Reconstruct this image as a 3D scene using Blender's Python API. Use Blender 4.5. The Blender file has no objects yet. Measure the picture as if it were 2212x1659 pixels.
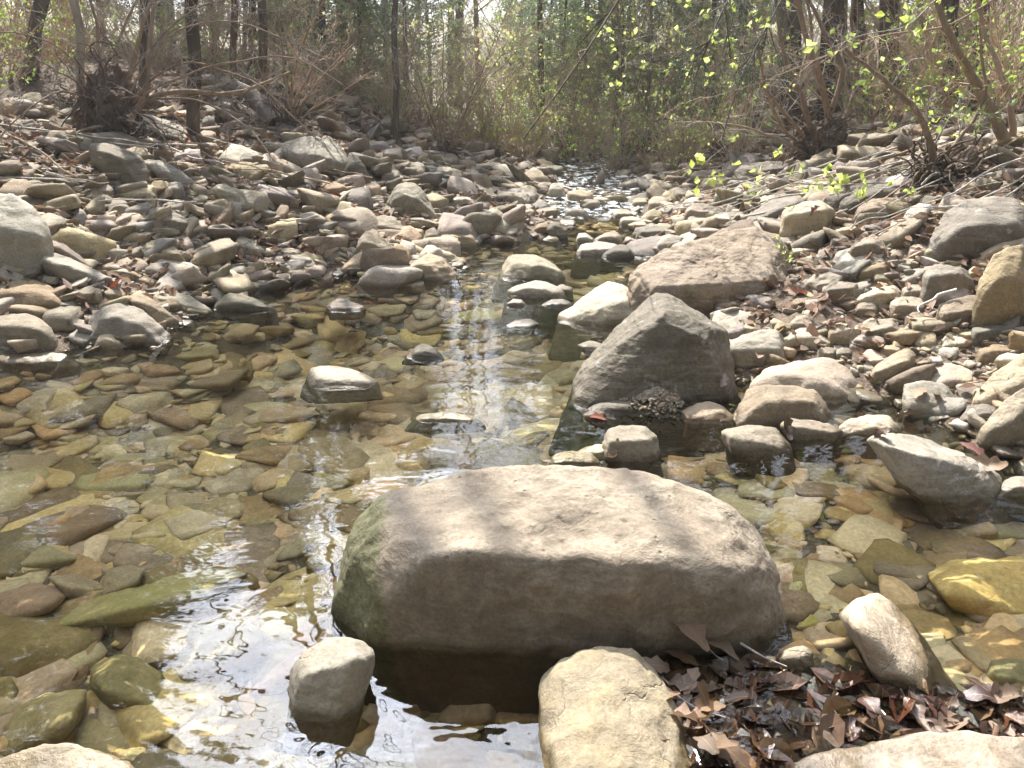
import bpy, bmesh, math, random
import numpy as np
from mathutils import Vector, Matrix, Quaternion

SC = bpy.context.scene
COL = SC.collection
R = math.radians

# ------------------------------------------------------------------ camera
CAM_H = 1.5
PITCH = R(23.0)
cam_data = bpy.data.cameras.new('camera')
cam_data.sensor_width = 36.0
cam_data.lens = 26.0
cam_data.clip_start = 0.05
cam_data.clip_end = 2000.0
cam = bpy.data.objects.new('camera', cam_data)
COL.objects.link(cam)
cam.location = (0, 0, CAM_H)
cam.rotation_euler = (R(90) - PITCH, 0, 0)
SC.camera = cam

# ------------------------------------------------------------------ sky + sun
SUN_EL, SUN_AZ = 50.0, -20.0          # azimuth measured from +Y towards +X
world = bpy.data.worlds.new('World')
SC.world = world
world.use_nodes = True
wn = world.node_tree.nodes
wl = world.node_tree.links
wn.clear()
w_out = wn.new('ShaderNodeOutputWorld')
w_bg = wn.new('ShaderNodeBackground')
w_sky = wn.new('ShaderNodeTexSky')
w_sky.sky_type = 'NISHITA'
w_sky.sun_disc = False
w_sky.sun_elevation = R(SUN_EL)
w_sky.sun_rotation = R(SUN_AZ)
w_sky.air_density = 1.0
w_sky.dust_density = 2.5
w_sky.ozone_density = 1.0
w_bg.inputs['Strength'].default_value = 0.05
# patches of thin bright cloud, added to brighten the sky in the water
w_tc = wn.new('ShaderNodeTexCoord')
w_map = wn.new('ShaderNodeMapping'); w_map.inputs['Scale'].default_value = (1.0, 1.0, 2.2)
w_noi = wn.new('ShaderNodeTexNoise'); w_noi.inputs['Scale'].default_value = 2.2; w_noi.inputs['Detail'].default_value = 6.0
w_rmp = wn.new('ShaderNodeMapRange'); w_rmp.inputs[1].default_value = 0.40; w_rmp.inputs[2].default_value = 0.62; w_rmp.inputs[4].default_value = 0.85
w_mix = wn.new('ShaderNodeMix'); w_mix.data_type = 'RGBA'; w_mix.inputs[7].default_value = (11.5, 12.0, 13.5, 1)
wl.new(w_tc.outputs['Generated'], w_map.inputs[0]); wl.new(w_map.outputs[0], w_noi.inputs['Vector']); wl.new(w_noi.outputs['Fac'], w_rmp.inputs[0])
wl.new(w_rmp.outputs[0], w_mix.inputs[0]); wl.new(w_sky.outputs[0], w_mix.inputs[6])
# white glare added round the sun so the water reflects it brightly
w_dot = wn.new('ShaderNodeVectorMath'); w_dot.operation = 'DOT_PRODUCT'
w_dot.inputs[1].default_value = (math.sin(R(SUN_AZ)) * math.cos(R(SUN_EL)), math.cos(R(SUN_AZ)) * math.cos(R(SUN_EL)), math.sin(R(SUN_EL)))
w_mx0 = wn.new('ShaderNodeMath'); w_mx0.operation = 'MAXIMUM'; w_mx0.inputs[1].default_value = 0.0
w_pow = wn.new('ShaderNodeMath'); w_pow.operation = 'POWER'; w_pow.inputs[1].default_value = 8.0
w_scl = wn.new('ShaderNodeVectorMath'); w_scl.operation = 'SCALE'; w_scl.inputs[0].default_value = (88, 95, 110)
w_cl = wn.new('ShaderNodeMapRange'); w_cl.inputs[1].default_value = 0.35; w_cl.inputs[2].default_value = 0.65; w_cl.inputs[3].default_value = 0.2; w_cl.inputs[4].default_value = 1.4
w_ml = wn.new('ShaderNodeMath'); w_ml.operation = 'MULTIPLY'
w_add = wn.new('ShaderNodeVectorMath'); w_add.operation = 'ADD'
wl.new(w_tc.outputs['Generated'], w_dot.inputs[0]); wl.new(w_dot.outputs['Value'], w_mx0.inputs[0]); wl.new(w_mx0.outputs[0], w_pow.inputs[0])
wl.new(w_noi.outputs['Fac'], w_cl.inputs[0]); wl.new(w_cl.outputs[0], w_ml.inputs[0]); wl.new(w_pow.outputs[0], w_ml.inputs[1]); wl.new(w_ml.outputs[0], w_scl.inputs['Scale'])
wl.new(w_mix.outputs[2], w_add.inputs[0]); wl.new(w_scl.outputs[0], w_add.inputs[1]); wl.new(w_add.outputs[0], w_bg.inputs['Color'])
wl.new(w_bg.outputs[0], w_out.inputs['Surface'])

sun_data = bpy.data.lights.new('sun', 'SUN')
sun_data.energy = 5.0
sun_data.angle = R(0.5)
sun_data.color = (1.0, 0.945, 0.86)
sun = bpy.data.objects.new('sun', sun_data)
COL.objects.link(sun)
sdir = Vector((math.sin(R(SUN_AZ)) * math.cos(R(SUN_EL)), math.cos(R(SUN_AZ)) * math.cos(R(SUN_EL)), math.sin(R(SUN_EL))))
sun.rotation_euler = (-sdir).to_track_quat('-Z', 'Y').to_euler()
sun.location = sdir * 40

SC.view_settings.view_transform = 'Standard'
SC.view_settings.look = 'None'
SC.view_settings.exposure = 1.42
SC.view_settings.gamma = 1.0
SC.view_settings.use_curve_mapping = False
SC.cycles.max_bounces = 6
SC.cycles.diffuse_bounces = 3
SC.cycles.glossy_bounces = 3
SC.cycles.transmission_bounces = 4
SC.cycles.transparent_max_bounces = 12
SC.cycles.sample_clamp_indirect = 6.0

# ------------------------------------------------------------------ picture <-> place
FPX = 2212 * 26.0 / 36.0
CP, SP = math.cos(PITCH), math.sin(PITCH)
def rdir(px, py):
    u = (px - 1106.0) / FPX
    v = (py - 829.5) / FPX
    return np.array([u, CP - v * SP, -SP - v * CP])
def ray_Y(px, py, Y):
    d = rdir(px, py)
    return np.array([0, 0, CAM_H]) + d * (Y / d[1])
def flat_at(px, py, z=0.0):
    d = rdir(px, py)
    return np.array([0, 0, CAM_H]) + d * ((z - CAM_H) / d[2])
def proj(p):
    x, y, z = p[0], p[1], p[2] - CAM_H
    dep = y * CP - z * SP
    up = y * SP + z * CP
    return 1106 + FPX * x / dep, 829.5 - FPX * up / dep

# ------------------------------------------------------------------ numeric noise
def _hash(ix, iy, iz):
    n = (ix.astype(np.int64) * 374761393 + iy.astype(np.int64) * 668265263 + iz.astype(np.int64) * 2147483647 // 7) & 0xffffffff
    n = ((n ^ (n >> 13)) * 1274126177) & 0xffffffff
    n = (n ^ (n >> 16)) & 0xffffffff
    n = (n * 2246822519) & 0xffffffff
    n ^= n >> 15
    return (n & 0xffffff) / float(0xffffff) * 2 - 1
def vnoise(p):
    i = np.floor(p).astype(np.int64)
    f = p - i
    f = f * f * f * (f * (f * 6 - 15) + 10)
    out = 0
    for dx in (0, 1):
        wx = f[:, 0] if dx else 1 - f[:, 0]
        for dy in (0, 1):
            wy = f[:, 1] if dy else 1 - f[:, 1]
            for dz in (0, 1):
                wz = f[:, 2] if dz else 1 - f[:, 2]
                out = out + wx * wy * wz * _hash(i[:, 0] + dx, i[:, 1] + dy, i[:, 2] + dz)
    return out
def fbm(p, oct=3, gain=0.5):
    a, s, out = 1.0, 1.0, 0
    for k in range(oct):
        out = out + a * vnoise(p * s + 17.3 * k)
        a *= gain
        s *= 2.03
    return out

# ------------------------------------------------------------------ linking and tagging
def tag(o, label=None, cat=None, group=None, kind=None):
    if label: o['label'] = label
    if cat: o['category'] = cat
    if group: o['group'] = group
    if kind: o['kind'] = kind
    return o
def link(o, parent=None):
    COL.objects.link(o)
    if parent is not None:
        o.parent = parent
    return o
def empty(name, loc, rz=0.0):
    o = bpy.data.objects.new(name, None)
    o.location = loc
    o.rotation_euler = (0, 0, rz)
    o.empty_display_size = 0.2
    return link(o)
def np_mesh(name, V, F, mat=None, smooth=True):
    """V (n,3), F (m,k) one face size."""
    me = bpy.data.meshes.new(name)
    V = np.ascontiguousarray(V, dtype=np.float32)
    F = np.ascontiguousarray(F, dtype=np.int32)
    k = F.shape[1]
    me.vertices.add(len(V)); me.vertices.foreach_set('co', V.ravel())
    me.loops.add(F.size); me.loops.foreach_set('vertex_index', F.ravel())
    me.polygons.add(len(F))
    me.polygons.foreach_set('loop_start', np.arange(len(F), dtype=np.int32) * k)
    me.polygons.foreach_set('loop_total', np.full(len(F), k, dtype=np.int32))
    me.polygons.foreach_set('use_smooth', np.full(len(F), smooth))
    me.update(calc_edges=True)
    if mat: me.materials.append(mat)
    return me
def np_obj(name, V, F, mat=None, parent=None, smooth=True, loc=None):
    o = bpy.data.objects.new(name, np_mesh(name, V, F, mat, smooth))
    if loc is not None: o.location = loc
    return link(o, parent)
def copy_tree(o, parent=None):
    c = o.copy()
    COL.objects.link(c)
    if parent is not None: c.parent = parent
    for ch in [x for x in KIDS.get(o.name, ())]:
        copy_tree(ch, c)
    return c
KIDS = {}
def child(o, parent):
    KIDS.setdefault(parent.name, []).append(o)
    return o

# ------------------------------------------------------------------ node helpers
def new_mat(name):
    m = bpy.data.materials.new(name)
    m.use_nodes = True
    nt = m.node_tree
    nt.nodes.clear()
    return m, nt
class NT:
    def __init__(s, nt): s.nt = nt
    def n(s, t, **kw):
        x = s.nt.nodes.new(t)
        for k, v in kw.items():
            if k.startswith('i_'):
                key = k[2:].replace('_', ' ')
                x.inputs[key].default_value = v
            else: setattr(x, k, v)
        return x
    def l(s, a, b): s.nt.links.new(a, b)
    def noise(s, vec, scale, detail=4, rough=0.55, dist=0.0):
        x = s.n('ShaderNodeTexNoise', i_Scale=scale, i_Detail=detail, i_Roughness=rough, i_Distortion=dist)
        if vec is not None: s.l(vec, x.inputs['Vector'])
        return x.outputs['Fac']
    def ramp(s, fac, stops, interp='LINEAR'):
        x = s.n('ShaderNodeValToRGB')
        x.color_ramp.interpolation = interp
        e = x.color_ramp.elements
        while len(e) < len(stops): e.new(0.5)
        for i, (p, c) in enumerate(stops):
            e[i].position = p
            e[i].color = c if len(c) == 4 else (*c, 1)
        s.l(fac, x.inputs['Fac'])
        return x.outputs['Color']
    def mix(s, fac, a, b, mode='MIX'):
        x = s.n('ShaderNodeMix', data_type='RGBA', blend_type=mode)
        for sock, val in ((x.inputs[0], fac), (x.inputs[6], a), (x.inputs[7], b)):
            if hasattr(val, 'is_linked') or hasattr(val, 'links'): s.l(val, sock)
            elif isinstance(val, (int, float)): sock.default_value = val
            else: sock.default_value = (*val, 1) if len(val) == 3 else val
        return x.outputs[2]
    def math(s, op, a, b=None, clamp=False):
        x = s.n('ShaderNodeMath', operation=op, use_clamp=clamp)
        for sock, val in ((x.inputs[0], a), (x.inputs[1], b)):
            if val is None: continue
            if hasattr(val, 'links'): s.l(val, sock)
            else: sock.default_value = val
        return x.outputs[0]
    def mapr(s, v, a, b, c=0.0, d=1.0, smooth=False):
        x = s.n('ShaderNodeMapRange')
        if smooth: x.interpolation_type = 'SMOOTHSTEP'
        x.inputs[1].default_value, x.inputs[2].default_value = a, b
        x.inputs[3].default_value, x.inputs[4].default_value = c, d
        s.l(v, x.inputs[0])
        return x.outputs[0]
    def mapping(s, vec, scale=(1, 1, 1), rot=(0, 0, 0), loc=(0, 0, 0)):
        x = s.n('ShaderNodeMapping')
        x.inputs['Scale'].default_value = scale
        x.inputs['Rotation'].default_value = rot
        x.inputs['Location'].default_value = loc
        s.l(vec, x.inputs['Vector'])
        return x.outputs[0]

def hsv_shift(t, col, rnd, dh=0.02, ds=0.25, dv=0.3):
    x = t.n('ShaderNodeHueSaturation')
    t.l(t.mapr(rnd, 0, 1, 0.5 - dh, 0.5 + dh), x.inputs['Hue'])
    t.l(t.mapr(t.math('FRACT', t.math('MULTIPLY', rnd, 7.31)), 0, 1, 1 - ds, 1 + ds), x.inputs['Saturation'])
    t.l(t.mapr(t.math('FRACT', t.math('MULTIPLY', rnd, 13.7)), 0, 1, 1 - dv, 1 + dv), x.inputs['Value'])
    t.l(col, x.inputs['Color'])
    return x.outputs[0]

def rock_mat(name, a, b, c, strata=0.5, pits=0.5, island=False, moss=0.0, lichen=0.0, wet=True, sub=False, bump=1.0, var=(0.012, 0.2, 0.22)):
    """a, b: the two main tones; c: the tone of stains."""
    m, nt = new_mat(name)
    t = NT(nt)
    out = t.n('ShaderNodeOutputMaterial')
    bs = t.n('ShaderNodeBsdfPrincipled')
    tc = t.n('ShaderNodeTexCoord')
    geo = t.n('ShaderNodeNewGeometry')
    info = t.n('ShaderNodeObjectInfo')
    rnd = geo.outputs['Random Per Island'] if island else info.outputs['Random']
    off = t.n('ShaderNodeVectorMath', operation='ADD')
    sc = t.n('ShaderNodeVectorMath', operation='SCALE')
    comb = t.n('ShaderNodeCombineXYZ', i_X=17.0, i_Y=9.0, i_Z=31.0)
    t.l(comb.outputs[0], sc.inputs[0]); t.l(rnd, sc.inputs['Scale'])
    t.l(tc.outputs['Object'], off.inputs[0]); t.l(sc.outputs[0], off.inputs[1])
    P = off.outputs[0]
    big = t.noise(P, 2.2, 5, 0.6, 0.6)
    mid = t.noise(P, 9, 6, 0.65, 0.3)
    fine = t.noise(P, 70, 4, 0.7)
    lay = t.noise(t.mapping(P, (1.2, 1.2, 15), (0.10, 0.22, 0)), 2.2, 6, 0.6, 0.5)
    col = t.mix(t.mapr(big, 0.35, 0.68), a, b)
    col = t.mix(t.math('MULTIPLY', t.mapr(mid, 0.47, 0.68), 0.85), col, c)
    if strata: col = t.mix(t.math('MULTIPLY', t.mapr(lay, 0.45, 0.66), 0.45 * strata), col, tuple(x * 0.55 for x in a))
    col = t.mix(0.6, col, t.mix(t.mapr(fine, 0.3, 0.7), (0.55, 0.54, 0.52), (1.25, 1.24, 1.22)), 'MULTIPLY')
    vor = t.n('ShaderNodeTexVoronoi', i_Scale=26.0)
    t.l(P, vor.inputs['Vector'])
    spk = t.math('MULTIPLY', t.mapr(vor.outputs['Distance'], 0.0, 0.22, 1, 0), t.mapr(mid, 0.5, 0.62))
    col = t.mix(t.math('MULTIPLY', spk, 0.5 * pits), col, tuple(x * 0.3 for x in a))
    if not island:       # hairline cracks
        dv = t.n('ShaderNodeVectorMath', operation='MULTIPLY_ADD'); wn_ = t.n('ShaderNodeTexNoise', i_Scale=5.0, i_Detail=5.0)
        t.l(P, wn_.inputs['Vector']); t.l(wn_.outputs['Color'], dv.inputs[0]); dv.inputs[1].default_value = (.35, .35, .35); t.l(P, dv.inputs[2])
        cr = t.n('ShaderNodeTexVoronoi', feature='DISTANCE_TO_EDGE', i_Scale=2.1); t.l(dv.outputs[0], cr.inputs['Vector'])
        crack = t.math('MULTIPLY', t.mapr(cr.outputs['Distance'], 0.0, 0.009, 1, 0), t.mapr(big, 0.50, 0.58))
        col = t.mix(t.math('MULTIPLY', crack, 0.12), col, tuple(x * 0.3 for x in a))
    if lichen:
        lv = t.noise(P, 14, 3, 0.5)
        col = t.mix(t.math('MULTIPLY', t.mapr(lv, 0.66, 0.70), lichen), col, (0.50, 0.50, 0.46))
    if moss:
        mv = t.noise(P, 4.0, 6, 0.7, 0.4)
        col = t.mix(t.math('MULTIPLY', t.mapr(mv, 0.42, 0.62), moss), col, (0.115, 0.125, 0.03))
    if name == 'boulder_stone':       # its broken left end is green with moss
        sx = t.n('ShaderNodeSeparateXYZ'); t.l(tc.outputs['Object'], sx.inputs[0])
        e = t.math('ADD', sx.outputs['X'], t.math('MULTIPLY', t.math('SUBTRACT', mid, 0.5), 0.12))
        e = t.math('ADD', e, t.math('MULTIPLY', sx.outputs['Z'], 0.12))
        gm = t.mapr(e, -0.47, -0.44, 1, 0)
        gcol = t.mix(t.mapr(fine, .4, .6), (0.085, 0.088, 0.035), (0.15, 0.145, 0.075))
        col = t.mix(t.math('MULTIPLY', gm, 0.85), col, gcol)
    col = hsv_shift(t, col, rnd, *var)
    rough = 0.82
    if wet:
        sep = t.n('ShaderNodeSeparateXYZ')
        t.l(geo.outputs['Position'], sep.inputs[0])
        zz = t.math('ADD', sep.outputs['Z'], t.math('MULTIPLY', t.math('SUBTRACT', mid, 0.5), -0.05))
        wv = t.mapr(zz, 0.016, 0.04, 1, 0)
        yfar = t.mapr(sep.outputs['Y'], 8.2, 8.6, 1, 0)
        wv = t.math('MULTIPLY', wv, yfar)
        col = t.mix(wv, col, t.mix(1.0, col, (0.46, 0.43, 0.36), 'MULTIPLY') if not sub else t.mix(1.0, col, (0.9, 0.9, 0.8), 'MULTIPLY'))
        above = t.mapr(sep.outputs['Z'], -0.012, -0.002, 0, 1)
        rg = t.mapr(t.math('MULTIPLY', wv, t.math('MAXIMUM', above, t.mapr(sep.outputs['Y'], 8.2, 8.6))), 0, 1, 0.85, 0.3)
        t.l(rg, bs.inputs['Roughness'])
    else:
        bs.inputs['Roughness'].default_value = rough
    t.l(col, bs.inputs['Base Color'])
    bs.inputs['Specular IOR Level'].default_value = 0.35
    h = t.math('ADD', t.math('MULTIPLY', mid, 0.6), t.math('MULTIPLY', fine, 0.13))
    h = t.math('ADD', h, t.math('MULTIPLY', lay, 0.5 * strata))
    h = t.math('SUBTRACT', h, t.math('MULTIPLY', spk, 0.25 * pits))
    if not island: h = t.math('SUBTRACT', h, t.math('MULTIPLY', crack, 0.10))
    bp = t.n('ShaderNodeBump', i_Strength=0.85 * bump, i_Distance=0.03)
    t.l(h, bp.inputs['Height'])
    t.l(bp.outputs[0], bs.inputs['Normal'])
    t.l(bs.outputs[0], out.inputs['Surface'])
    return m

M = {}
M['tan'] = rock_mat('sandstone_tan', (0.352, 0.284, 0.195), (0.255, 0.211, 0.157), (0.405, 0.342, 0.252))
M['grey'] = rock_mat('sandstone_grey', (0.261, 0.225, 0.170), (0.184, 0.160, 0.124), (0.315, 0.275, 0.212))
M['brown'] = rock_mat('sandstone_brown', (0.25, 0.19, 0.125), (0.175, 0.138, 0.095), (0.31, 0.24, 0.165), lichen=0.15)
M['dark'] = rock_mat('sandstone_dark', (0.165, 0.142, 0.105), (0.115, 0.10, 0.075), (0.21, 0.18, 0.135), strata=0.8, lichen=0.3)
M['pale'] = rock_mat('sandstone_pale', (0.425, 0.370, 0.277), (0.332, 0.284, 0.211), (0.476, 0.430, 0.339), strata=0.25)
M['ochre'] = rock_mat('sandstone_ochre', (0.315, 0.264, 0.180), (0.238, 0.200, 0.142), (0.365, 0.315, 0.237), moss=0.15)
M['orange'] = rock_mat('sandstone_orange', (0.396, 0.324, 0.235), (0.335, 0.284, 0.215), (0.378, 0.302, 0.200), strata=0.2)
M['boulder'] = rock_mat('boulder_stone', (0.245, 0.197, 0.143), (0.185, 0.155, 0.118), (0.335, 0.285, 0.215), strata=0.35, pits=0.9, var=(0, 0, 0))
M['sub_ochre'] = rock_mat('bed_stone_ochre', (0.693, 0.509, 0.279), (0.507, 0.381, 0.213), (0.720, 0.599, 0.352), sub=True, moss=0.2, bump=0.5)
M['sub_olive'] = rock_mat('bed_stone_olive', (0.416, 0.348, 0.197), (0.314, 0.260, 0.157), (0.507, 0.429, 0.246), sub=True, moss=0.3, bump=0.5)
M['sub_grey'] = rock_mat('bed_stone_grey', (0.491, 0.405, 0.288), (0.355, 0.291, 0.205), (0.609, 0.503, 0.362), sub=True, moss=0.15, bump=0.5)
M['sub_brown'] = rock_mat('bed_stone_brown', (0.542, 0.365, 0.239), (0.373, 0.251, 0.165), (0.642, 0.453, 0.288), sub=True, bump=0.5)
M['sub_green'] = rock_mat('bed_stone_green', (0.558, 0.503, 0.197), (0.457, 0.397, 0.189), (0.660, 0.534, 0.294), sub=True, moss=0.1, bump=0.5)
M['cobble'] = rock_mat('cobble_stone', (0.288, 0.232, 0.164), (0.180, 0.148, 0.111), (0.344, 0.292, 0.217), island=True, var=(0.02, 0.35, 0.42))
M['bedcobble'] = rock_mat('bed_cobble', (0.626, 0.478, 0.294), (0.321, 0.251, 0.165), (0.711, 0.559, 0.370), island=True, sub=True, bump=0.4, var=(0.022, 0.3, 0.5))
# ------------------------------------------------------------------ the lie of the land
def zwater(y):
    y = np.asarray(y, dtype=float)
    return np.where(y < 8.25, 0.0, np.minimum((y - 8.25) * 0.045, 0.13) + np.maximum(y - 11.2, 0) * 0.02)
_left = [(-9, -3), (-7.0, 1.2), (-4.6, 3.3)] + [tuple(flat_at(*p)[:2]) for p in
    [(-60, 772), (90, 768), (190, 745), (330, 742), (375, 700), (450, 672), (445, 645), (520, 628), (640, 606), (740, 592),
     (870, 606), (985, 580), (935, 540), (1030, 524), (1170, 515), (1225, 488)]]
_chan_l = [(0.3, 8.45), (0.42, 9.3), (0.62, 10.5), (0.65, 12), (0.5, 15), (0.2, 20), (-0.8, 40)]
_chan_r = [(0.0, 40), (0.9, 20), (1.2, 15), (1.8, 12), (1.8, 10.5), (1.65, 9.3), (1.5, 8.5)]
_right = [tuple(flat_at(*p)[:2]) for p in
    [(1385, 492), (1395, 535), (1425, 575), (1400, 650), (1470, 720), (1560, 770), (1590, 815), (1700, 825), (1850, 842), (1960, 872),
     (2050, 925), (2130, 962), (2230, 1005), (2420, 1040)]] + [(4.2, 1.6), (5.0, 0.0), (4.5, -3)]
POLY = np.array(_left + _chan_l + _chan_r + _right)
def signed_dist(X, Y):
    """> 0 on land, < 0 in the creek."""
    x, y = X.ravel(), Y.ravel()
    best = np.full(x.shape, 1e9)
    inside = np.zeros(x.shape, bool)
    n = len(POLY)
    for i in range(n):
        ax, ay = POLY[i]; bx, by = POLY[(i + 1) % n]
        dx, dy = bx - ax, by - ay
        tt = np.clip(((x - ax) * dx + (y - ay) * dy) / (dx * dx + dy * dy + 1e-12), 0, 1)
        best = np.minimum(best, np.hypot(x - ax - tt * dx, y - ay - tt * dy))
        c = ((ay > y) != (by > y)) & (x < (bx - ax) * (y - ay) / (by - ay + 1e-12) + ax)
        inside ^= c
    return np.where(inside, -best, best).reshape(X.shape)
def sstep(a, b, x):
    t = np.clip((x - a) / (b - a), 0, 1)
    return t * t * (3 - 2 * t)
def axis(lo_far, lo, hi, hi_far, step):
    mid = np.arange(lo, hi + 1e-6, step)
    def far(a, b):
        out, s, x = [], step, a
        while x < b:
            s *= 1.13; x += s; out.append(x)
        return np.array(out)
    r = far(hi, hi_far)
    l = -far(-lo, -lo_far)[::-1]
    return np.concatenate([l, mid, r])
AX = axis(-400, -8, 8.5, 400, 0.07)
AY = axis(-60, -1, 16, 900, 0.07)
GX, GY = np.meshgrid(AX, AY)
def land_height(X, Y):
    sd = signed_dist(X, Y)
    zw = zwater(Y)
    cx = np.interp(Y, [8, 12, 15, 20, 40], [1.0, 1.3, 0.85, 0.55, -0.4])
    side = X - cx
    up = sstep(7.5, 11.5, Y)
    slope = np.where(side < 0, 0.30, 0.345) * (1 - up * 0.78 * np.exp(-(side / 2.4) ** 2))
    d = np.maximum(sd, 0)
    land = slope * np.minimum(d, 4.0) + 0.10 * np.clip(d - 4.0, 0, 12) + 0.04 * np.clip(d - 16, 0, 60)
    land = land * (0.9 + 0.1 * sstep(0, 0.5, d)) + 0.012
    deep = np.where((X > 0.75) & (Y < 3.6), 0.13, 0.27)
    deep = 0.27 - 0.15 * sstep(0.5, 1.1, X) * sstep(4.2, 3.2, Y)
    deep = np.where(Y > 8.2, 0.07, deep)
    bed = -np.minimum(-np.minimum(sd, 0) * 0.35 + 0.01, deep)
    h = np.where(sd > 0, land, bed) + zw
    P = np.stack([X.ravel(), Y.ravel(), X.ravel() * 0], 1)
    n1 = fbm(P * 0.9, 4).reshape(X.shape)
    n2 = fbm(P * 5.0 + 3, 3).reshape(X.shape)
    h = h + np.where(sd > 0, n1 * 0.07 * np.clip(d, 0, 1.5) + n2 * 0.022 * np.clip(d * 3, 0.2, 1), n1 * 0.02 + n2 * 0.014)
    h = np.where((sd < 0) & (Y > -2), np.minimum(h, zw - 0.006), h)
    near = 0.10 - 0.35 * (Y - 0.2)
    h = np.maximum(h, np.where(Y < 3, np.minimum(near, 0.35) + n2 * 0.01, -9))
    # leaf-clogged shoal in the lower right of the view
    h = np.maximum(h, -0.03 - 0.9 * np.maximum(0, np.hypot((X - 0.85) / 1.3, (Y - 1.42)) - 0.22) + n2 * 0.012 - 9.0 * (Y > 3))
    # far slopes of the wooded valley
    h = h + sstep(30, 130, Y) * 1.5 + sstep(12, 120, np.abs(X)) * 3
    return h
GH = land_height(GX, GY)
def Hf(x, y):
    i = int(np.clip(np.searchsorted(AX, x) - 1, 0, len(AX) - 2))
    j = int(np.clip(np.searchsorted(AY, y) - 1, 0, len(AY) - 2))
    u = (x - AX[i]) / (AX[i + 1] - AX[i]); v = (y - AY[j]) / (AY[j + 1] - AY[j])
    return float(GH[j, i] * (1 - u) * (1 - v) + GH[j, i + 1] * u * (1 - v) + GH[j + 1, i] * (1 - u) * v + GH[j + 1, i + 1] * u * v)
def Hv(x, y):
    i = np.clip(np.searchsorted(AX, x) - 1, 0, len(AX) - 2)
    j = np.clip(np.searchsorted(AY, y) - 1, 0, len(AY) - 2)
    u = (x - AX[i]) / (AX[i + 1] - AX[i]); v = (y - AY[j]) / (AY[j + 1] - AY[j])
    return GH[j, i] * (1 - u) * (1 - v) + GH[j, i + 1] * u * (1 - v) + GH[j + 1, i] * (1 - u) * v + GH[j + 1, i + 1] * u * v
def at(px, py, water=True):
    """Where the line of sight through a picture point meets the ground (or the water on it)."""
    d = rdir(px, py)
    s = 0.6
    while s < 140:
        p = np.array([0, 0, CAM_H]) + d * s
        g = Hf(p[0], p[1])
        if water: g = max(g, float(zwater(p[1])))
        if p[2] <= g:
            return np.array([p[0], p[1], g])
        s += 0.01 + s * 0.002
    return np.array([0, 0, CAM_H]) + d * 60
ny, nx = GX.shape
idx = np.arange(nx * ny).reshape(ny, nx)
QF = np.stack([idx[:-1, :-1], idx[:-1, 1:], idx[1:, 1:], idx[1:, :-1]], -1).reshape(-1, 4)

def ground_mat():
    m, nt = new_mat('creek_ground'); t = NT(nt)
    out = t.n('ShaderNodeOutputMaterial'); bs = t.n('ShaderNodeBsdfPrincipled')
    geo = t.n('ShaderNodeNewGeometry'); P = geo.outputs['Position']
    a = t.noise(P, 1.3, 5, 0.6); b = t.noise(P, 18, 6, 0.7); c = t.noise(P, 90, 3, 0.7)
    col = t.mix(t.mapr(a, 0.4, 0.62), (0.125, 0.082, 0.052), (0.175, 0.13, 0.088))
    col = t.mix(t.mapr(b, 0.42, 0.60), col, (0.085, 0.055, 0.035))
    col = t.mix(t.mapr(c, 0.50, 0.66), col, (0.27, 0.21, 0.15))
    gr = t.noise(P, 0.35, 4, 0.6)
    sep = t.n('ShaderNodeSeparateXYZ'); t.l(P, sep.inputs[0])
    far = t.math('MULTIPLY', t.mapr(sep.outputs['Y'], 12, 20), t.mapr(gr, 0.45, 0.6))
    col = t.mix(t.math('MULTIPLY', far, 0.6), col, (0.19, 0.21, 0.08))
    uw = t.math('MULTIPLY', t.mapr(sep.outputs['Z'], -0.02, 0.01, 1, 0), t.mapr(sep.outputs['Y'], 8.2, 8.6, 1, 0))
    bed = t.mix(t.mapr(b, 0.4, 0.6), (0.12, 0.095, 0.052), (0.19, 0.15, 0.085))
    bed = t.mix(t.mapr(c, 0.5, 0.62), bed, (0.19, 0.15, 0.08))
    col = t.mix(uw, col, bed)
    t.l(col, bs.inputs['Base Color']); bs.inputs['Roughness'].default_value = 0.9
    bp = t.n('ShaderNodeBump', i_Strength=0.9, i_Distance=0.05)
    t.l(t.math('ADD', b, t.math('MULTIPLY', c, 0.4)), bp.inputs['Height'])
    t.l(bp.outputs[0], bs.inputs['Normal']); t.l(bs.outputs[0], out.inputs['Surface'])
    return m
g = np_obj('ground', np.stack([GX.ravel(), GY.ravel(), GH.ravel()], 1), QF, ground_mat())
tag(g, kind='structure')

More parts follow.
